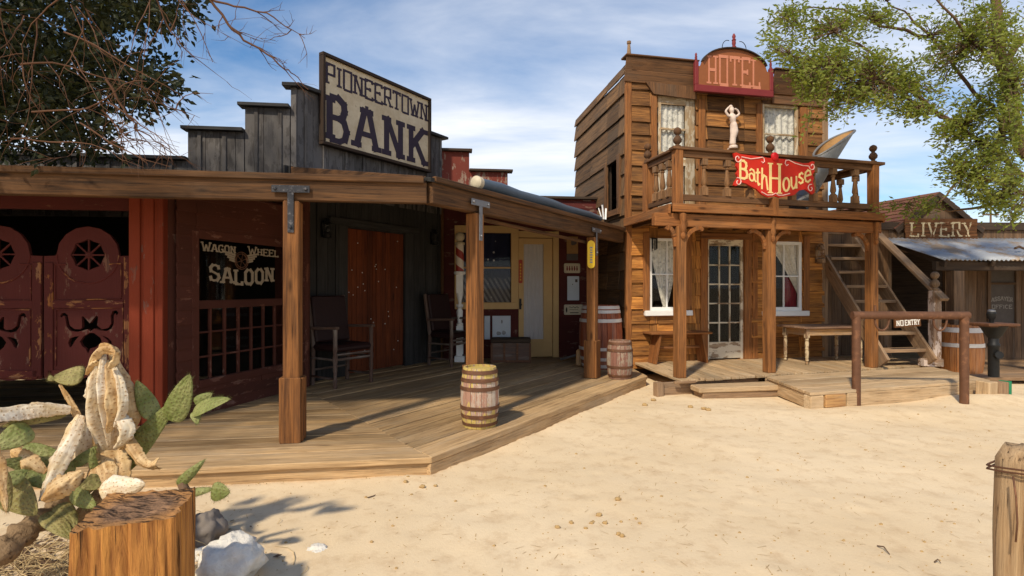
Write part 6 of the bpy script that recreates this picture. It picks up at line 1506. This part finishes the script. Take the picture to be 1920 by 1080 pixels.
s_ = build('soil', mb, sm_, smooth='all'); s_['kind'] = 'structure'

CG = 'dry clods scattered on the sand'
for cx_, cy_ in ((178, 47), (283, 8), (327, 20), (362, 17), (845, 54), (795, 93), (685, 127), (722, 113), (775, 116), (760, 130), (812, 115), (847, 145), (856, 150), (893, 102), (903, 114)):
    p = G(560+cx_/1.412, 900+cy_/1.412); s = random.uniform(.008, .017)
    mb = MB(); mb.ball((p.x, p.y, hz(p.x, p.y)+s*.5), s*1.25, s, s*.8, 10, 7, .5, random.random()*30); single('clod', mb, M['clod'], 'small dry brown clod lying on the open sand', 'clod', CG, smooth='all')
for px, py in ((1209, 759), (1225, 749), (1295, 763), (1320, 767), (1328, 769)):
    p = G(px, py); s = random.uniform(.014, .028); mb = MB(); mb.ball((p.x, p.y, hz(p.x, p.y)+s*.45), s*1.3, s, s*.7, 10, 7, .5, random.random()*30); single('clod', mb, M['clod'], 'dry brown clod lying on the sand before the hotel step', 'clod', CG, smooth='all')
for i, (a, b) in enumerate((((1645, 1020), (1668, 1037)), ((690, 935), (704, 929)), ((1752, 1051), (1764, 1053)))):
    p, q = G(*a), G(*b); mb = MB(); mb.tube([V((p.x, p.y, hz(p.x, p.y)+.006)), (p+q)/2+V((.01, .01, .004)), V((q.x, q.y, hz(q.x, q.y)+.006))], [.004, .004, .002], 5)
    single('twig', mb, M['bark'], ['thin dry twig on the open sand left of the log post', 'short dry twig on the sand near the boardwalk corner', 'tiny dry twig on the sand beside the log post'][i], 'twig')
# loose sand grains and pebbles
mb = MB()
for k in range(2600):
    d = random.uniform(2.2, 9) ; x = random.uniform(-.7, .95)*d; s = random.uniform(.002, .006)
    z = hz(x, d); c = V((x, d, z+s*.3)); r = random.random()*6
    mb.add([c+V((s*math.cos(r+q), s*math.sin(r+q), 0)) for q in (0, 2.1, 4.2)]+[c+Z*s], [(0, 1, 3), (1, 2, 3), (2, 0, 3)])
for k in range(700):
    d = random.uniform(2.1, 8.5); x = random.uniform(-.75, .95)*d; a = random.uniform(0, 6.28); L = random.uniform(.008, .035); z = hz(x, d)+.003
    u = V((math.cos(a), math.sin(a), random.uniform(-.05, .15)))*L; w = V((-math.sin(a), math.cos(a), 0))*.0016; c = V((x, d, z)); mb.add([c-u-w, c-u+w, c+u+w*.5, c+u-w*.5], [(0, 1, 2, 3)])
for k in range(240):
    d = random.uniform(2.2, 8.5); x = random.uniform(-.7, .95)*d; s = random.uniform(.004, .010); mb.ball((x, d, hz(x, d)+s*.3), s*1.2, s, s*.7, 6, 4, .4, k*1.3)
pg = build('pebbles', mb, M['clod']); pg['kind'] = 'stuff'

# ---------------------------------------------------------------- trees
def proj(p): return (960+p[0]/p[1]*F, 540-(p[2]-H)/p[1]*F) if p[1] > .1 else (-9e3, 0)
def leaf(mb, c, L, w, ax, nn):
    ax = ax.normalized(); sd = ax.cross(nn); sd = sd.normalized() if sd.length > 1e-4 else X
    n = sd.cross(ax)*w*.35
    mb.add([c, c+ax*L*.45+sd*w+n, c+ax*L, c+ax*L*.45-sd*w+n], [(0, 1, 2, 3)])
def rv(): return V((random.gauss(0, 1), random.gauss(0, 1), random.gauss(0, 1)))
LIM = 0
def wander(p, d, L, r, steps, droop, curl, mb, depth, spread=.7, ends=None, kids=(2, 3)):
    pts, rad = [p], [r]; d = d.normalized()
    for i in range(steps):
        d = (d+rv()*curl+Z*droop).normalized(); nx_ = pts[-1]+d*L/steps
        q = proj(nx_)
        if LIM and (q[1] > LIM or q[0] > 350 and q[1] > 120): break
        pts.append(pts[-1]+d*L/steps); rad.append(r*(1-.75*(i+1)/steps))
    if len(pts) < 3: return
    steps = len(pts)-1
    mb.tube(pts, rad, 5 if r > .012 else 4, False)
    if ends is not None: ends += pts[len(pts)//2:]
    if depth:
        for k in range(random.randint(*kids)):
            i = random.randint(1, steps); wander(pts[i], (d+rv()*spread), L*random.uniform(.45, .75), max(.002, rad[i]*.65), max(3, steps-1), droop, curl, mb, depth-1, spread, ends, kids)
# the right-hand tree: trunk just outside the picture, boughs reaching to the left over the livery and hotel
tr = thing('tree', 'olive green tree with wind-swept leaves reaching over the hotel balcony', 'tree', (7.9, 7.1, 0))
mb = MB(); D0 = 7.0
def bough(pts, r0, r1):
    ps = [P(*q) for q in pts]; out = []
    for i in range(len(ps)-1):
        for k in range(4):
            t = k/4; a, b = ps[i], ps[i+1]; out.append(a.lerp(b, t)+rv()*.018)
    out.append(ps[-1]); n = len(out); mb.tube(out, [r0+(r1-r0)*(i/(n-1)) for i in range(n)], 9); return out
tpts = bough([(2075, 760, 7.1), (2050, 600, 7.1), (2005, 450, 7.05), (1950, 350, 7.0), (1905, 250, 6.95), (1880, 120, 6.9), (1868, 0, 6.8), (1850, -160, 6.8)], .125, .04)
B = [bough(*a) for a in (
 ([(1972, 385, 7.0), (1875, 285, 6.9), (1795, 236, 6.8), (1710, 172, 6.7), (1610, 84, 6.6), (1550, 50, 6.5)], .036, .006),
 ([(1893, 250, 6.95), (1812, 150, 7.1), (1742, 70, 7.2), (1690, 20, 7.2), (1630, -20, 7.2)], .028, .005),
 ([(1800, 236, 6.8), (1722, 196, 6.5), (1640, 152, 6.3), (1545, 118, 6.2), (1480, 100, 6.1)], .017, .003),
 ([(1880, 130, 6.9), (1800, 60, 6.6), (1730, -30, 6.4)], .025, .008), ([(1972, 385, 7.0), (1868, 335, 6.7), (1800, 330, 6.5), (1760, 380, 6.4)], .035, .008),
 ([(1972, 385, 7.0), (1860, 385, 7.3), (1780, 395, 7.4), (1700, 382, 7.5)], .028, .005), ([(1880, 120, 6.9), (1960, 20, 7.0), (2040, -80, 7.0)], .045, .015), ([(1990, 420, 7.05), (2040, 300, 7.2), (2100, 200, 7.4)], .07, .02),
 ([(1742, 70, 7.2), (1650, 50, 7.1), (1560, 10, 7.0), (1480, 20, 6.9)], .022, .005), ([(1868, 280, 6.9), (1900, 160, 6.4), (1850, 40, 6.2)], .04, .01))]
allp = [p for b in B for p in b]+tpts
lf = MB(); random.seed(21)
CL = [(1475, 45, 55, 38, 6.7, 150), (1462, 88, 40, 26, 6.3, 70), (1560, 50, 90, 45, 6.8, 260), (1640, 30, 80, 38, 7.0, 200), (1545, 128, 85, 40, 6.3, 240), (1630, 122, 95, 52, 6.4, 340), (1600, 178, 85, 36, 6.5, 260), (1520, 180, 42, 28, 6.2, 80), (1700, 165, 90, 52, 6.6, 360), (1765, 130, 80, 55, 6.8, 200), (1770, 50, 80, 50, 7.0, 150), (1850, 60, 85, 75, 6.6, 420), (1890, 150, 60, 70, 6.5, 330), (1835, 205, 60, 36, 6.6, 190), (1710, 212, 65, 18, 6.5, 130), (1800, 255, 55, 34, 6.6, 170), (1800, 318, 55, 42, 6.6, 200), (1850, 290, 60, 48, 6.7, 200), (1895, 250, 36, 50, 6.7, 130), (1862, 378, 58, 32, 6.8, 190), (1905, 340, 36, 52, 6.8, 150), (1745, 385, 50, 15, 7.4, 50), (1700, 398, 55, 16, 7.5, 45), (1830, 350, 45, 40, 6.6, 110), (1525, 255, 22, 8, 6.2, 10), (1562, 222, 40, 15, 6.3, 40), (1655, 196, 60, 16, 6.4, 90), (1490, 110, 40, 18, 6.2, 50), (1905, 405, 30, 22, 6.8, 60), (1890, 80, 50, 80, 6.1, 150), (1900, 190, 40, 60, 6.1, 130), (1880, 300, 45, 60, 6.2, 150), (1560, 92, 60, 22, 6.3, 90), (1500, 150, 40, 22, 6.2, 50), (1990, 100, 90, 120, 7, 260), (2040, 260, 90, 90, 7.2, 260), (1880, -90, 140, 60, 6.8, 300), (1700, -60, 110, 40, 7.0, 180)]
for cx_, cy_, rx, ry, d, n in CL:
    n = int(n*4.2); c = P(cx_, cy_, d); near = min(allp, key=lambda p: (p-c).length)
    sub = []
    for k in range(max(3, n//16)):
        q = P(cx_+random.gauss(0, .42)*rx, cy_+random.gauss(0, .42)*ry, d+random.gauss(0, .22)); m = near.lerp(q, .5)+rv()*.05
        mb.tube([near+rv()*.01, m, q], [.006, .004, .002], 4, False); sub.append((m, q))
    for k in range(n):
        m, q = random.choice(sub); t = random.uniform(.35, 1.1); pos = m.lerp(q, t)+rv()*.05
        ax = V((-1, -.2, -.15))+rv()*.55; leaf(lf, pos, random.choice((1, 1, .7))*random.uniform(.045, .092), random.uniform(.009, .016), ax, rv())
build('trunk', mb, M['bark'], tr, smooth='all'); build('crown', lf, M['leaf'], tr)

# the left-hand tree: crown coloured as if in shade and hanging bare twigs before the saloon parapet
random.seed(5)
tl = thing('tree', 'dark leafed tree with bare hanging reddish twigs over the saloon roof', 'tree', (-6.1, 2.6, 0))
mb = MB(); tips = []
mb.tube([V((-6.1, 2.6, -.1)), V((-6.0, 2.65, 1.2)), V((-5.8, 2.7, 2.4)), V((-5.4, 2.9, 3.4)), V((-4.8, 3.1, 4.2))], [.24, .21, .18, .14, .10], 12)
for pts in ([(-5.4, 2.9, 3.4), (-4.4, 3.4, 4.0), (-3.4, 3.9, 4.2), (-2.7, 4.1, 4.0)], [(-5.0, 3.0, 3.9), (-4.0, 3.0, 4.6), (-3.0, 3.4, 4.7), (-2.2, 3.9, 4.5)], [(-5.6, 2.8, 3.0), (-4.9, 3.6, 3.3), (-4.2, 4.3, 3.4)], [(-4.8, 3.1, 4.2), (-4.4, 2.2, 5.0), (-4.2, 1.2, 5.3)], [(-5.4, 2.9, 3.4), (-6.2, 2.0, 4.2), (-6.6, 1.0, 4.8)], [(-5.0, 3.0, 3.9), (-5.4, 3.6, 4.9), (-5.6, 4.2, 5.6)]):
    pts = [V(p) for p in pts]; o = []
    for i in range(len(pts)-1): o += [pts[i].lerp(pts[i+1], k/4)+rv()*.03 for k in range(4)]
    o.append(pts[-1]); n = len(o); mb.tube(o, [.075-.055*i/(n-1) for i in range(n)], 8, False); tips += o
build('trunk', mb, M['bark'], tl, smooth='all')
tw = MB(); LIM = 318
for k in range(20):                                # hanging bare twigs
    px, py = random.choice([(random.uniform(-10, 230), random.uniform(-60, 40)), (random.uniform(-30, 140), random.uniform(0, 130)), (random.uniform(250, 340), -20)]); d = random.uniform(2.9, 3.9)
    p = P(px, py, d); wander(p, V((random.uniform(-.2, .55), random.uniform(-.3, .3), -1.0)), random.uniform(.35, .85), random.uniform(.003, .0055), 8, -.05, .16, tw, 2, .75, None, (1, 3))
for px, py, dx, dz, L in ((60, 210, .9, -.15, 1.1), (120, 60, 1.2, -.5, 1.0), (40, 120, 1, .05, .9), (150, 230, 1, -.35, .7), (200, 190, 1, -.45, .6), (0, 330, 1, .45, .9), (20, 260, 1, .2, .8)):
    wander(P(px, py, 3.3), V((dx, .15, dz)), L, .0065, 10, -.02, .13, tw, 2, .7, None, (1, 3))
LIM = 0
def px_branch(pts, d, r0, r1, sub=2):
    o = []; ps = [P(x, y, d+.05*i) for i, (x, y) in enumerate(pts)]
    for i in range(len(ps)-1): o += [ps[i].lerp(ps[i+1], k/3)+rv()*.006 for k in range(3)]
    o.append(ps[-1]); n = len(o); tw.tube(o, [r0+(r1-r0)*i/(n-1) for i in range(n)], 5, False)
    for k in range(sub):
        i = random.randint(n//4, n-2); wander(o[i], (o[i+1]-o[i]).normalized()+rv()*.6, random.uniform(.12, .32), .004, 5, -.01, .18, tw, 1, .7)
px_branch([(330, -60), (390, -5), (430, 45), (455, 75), (500, 100), (535, 130), (552, 140), (578, 168)], 3.7, .012, .0025, 9)
px_branch([(390, -5), (440, 12), (498, 22), (535, 48), (572, 72)], 3.75, .009, .002, 6)
px_branch([(200, 150), (235, 205), (255, 240), (290, 262), (326, 290)], 3.3, .008, .002, 5)
px_branch([(190, 205), (225, 245), (270, 280)], 3.3, .006, .002, 4); px_branch([(270, 185), (300, 195), (345, 210)], 3.5, .005, .002, 3); px_branch([(285, -20), (320, 60), (355, 100)], 3.5, .006, .002, 6)
build('bare_twigs', tw, M['twig'], tl, smooth='all')
lf = MB(); poly = [(-400, -400), (300, -400), (345, -10), (350, 22), (300, 40), (262, 48), (205, 55), (175, 75), (215, 105), (290, 118), (314, 150), (292, 185), (250, 195), (200, 178), (165, 190), (178, 225), (212, 265), (190, 286), (140, 280), (100, 290), (-400, 300)]
def inside(x, y):
    c = False; j = len(poly)-1
    for i in range(len(poly)):
        if (poly[i][1] > y) != (poly[j][1] > y) and x < (poly[j][0]-poly[i][0])*(y-poly[i][1])/(poly[j][1]-poly[i][1])+poly[i][0]: c = not c
        j = i
    return c
cnt = 0
while cnt < 2700:                                   # leaf sprays, each on its own twig
    r = random.random()
    if r < .66: c = P(random.uniform(-120, 345), random.uniform(-120, 292), random.uniform(4.0, 5.6))
    else: c = V((random.gauss(-5.4, 1.1), random.gauss(2.4, .9), random.gauss(4.1, .75)))  # out-of-view crown, added to cast shade on the saloon
    px, py = proj(c)
    if c.z < 2.5: continue
    if -20 < px < 1940 and not inside(px, py): continue
    if r < .66 and noise.noise(V((px*.013, py*.013, 0))) < -.42: continue
    dr = (rv()+V((.5, 0, -.2))).normalized()
    for q in range(13):
        t = q/13; leaf(lf, c+dr*.26*t+rv()*.03, random.uniform(.05, .085), random.uniform(.013, .021), dr+rv()*.7, rv())
    cnt += 1
build('crown', lf, M['leafshade'], tl)
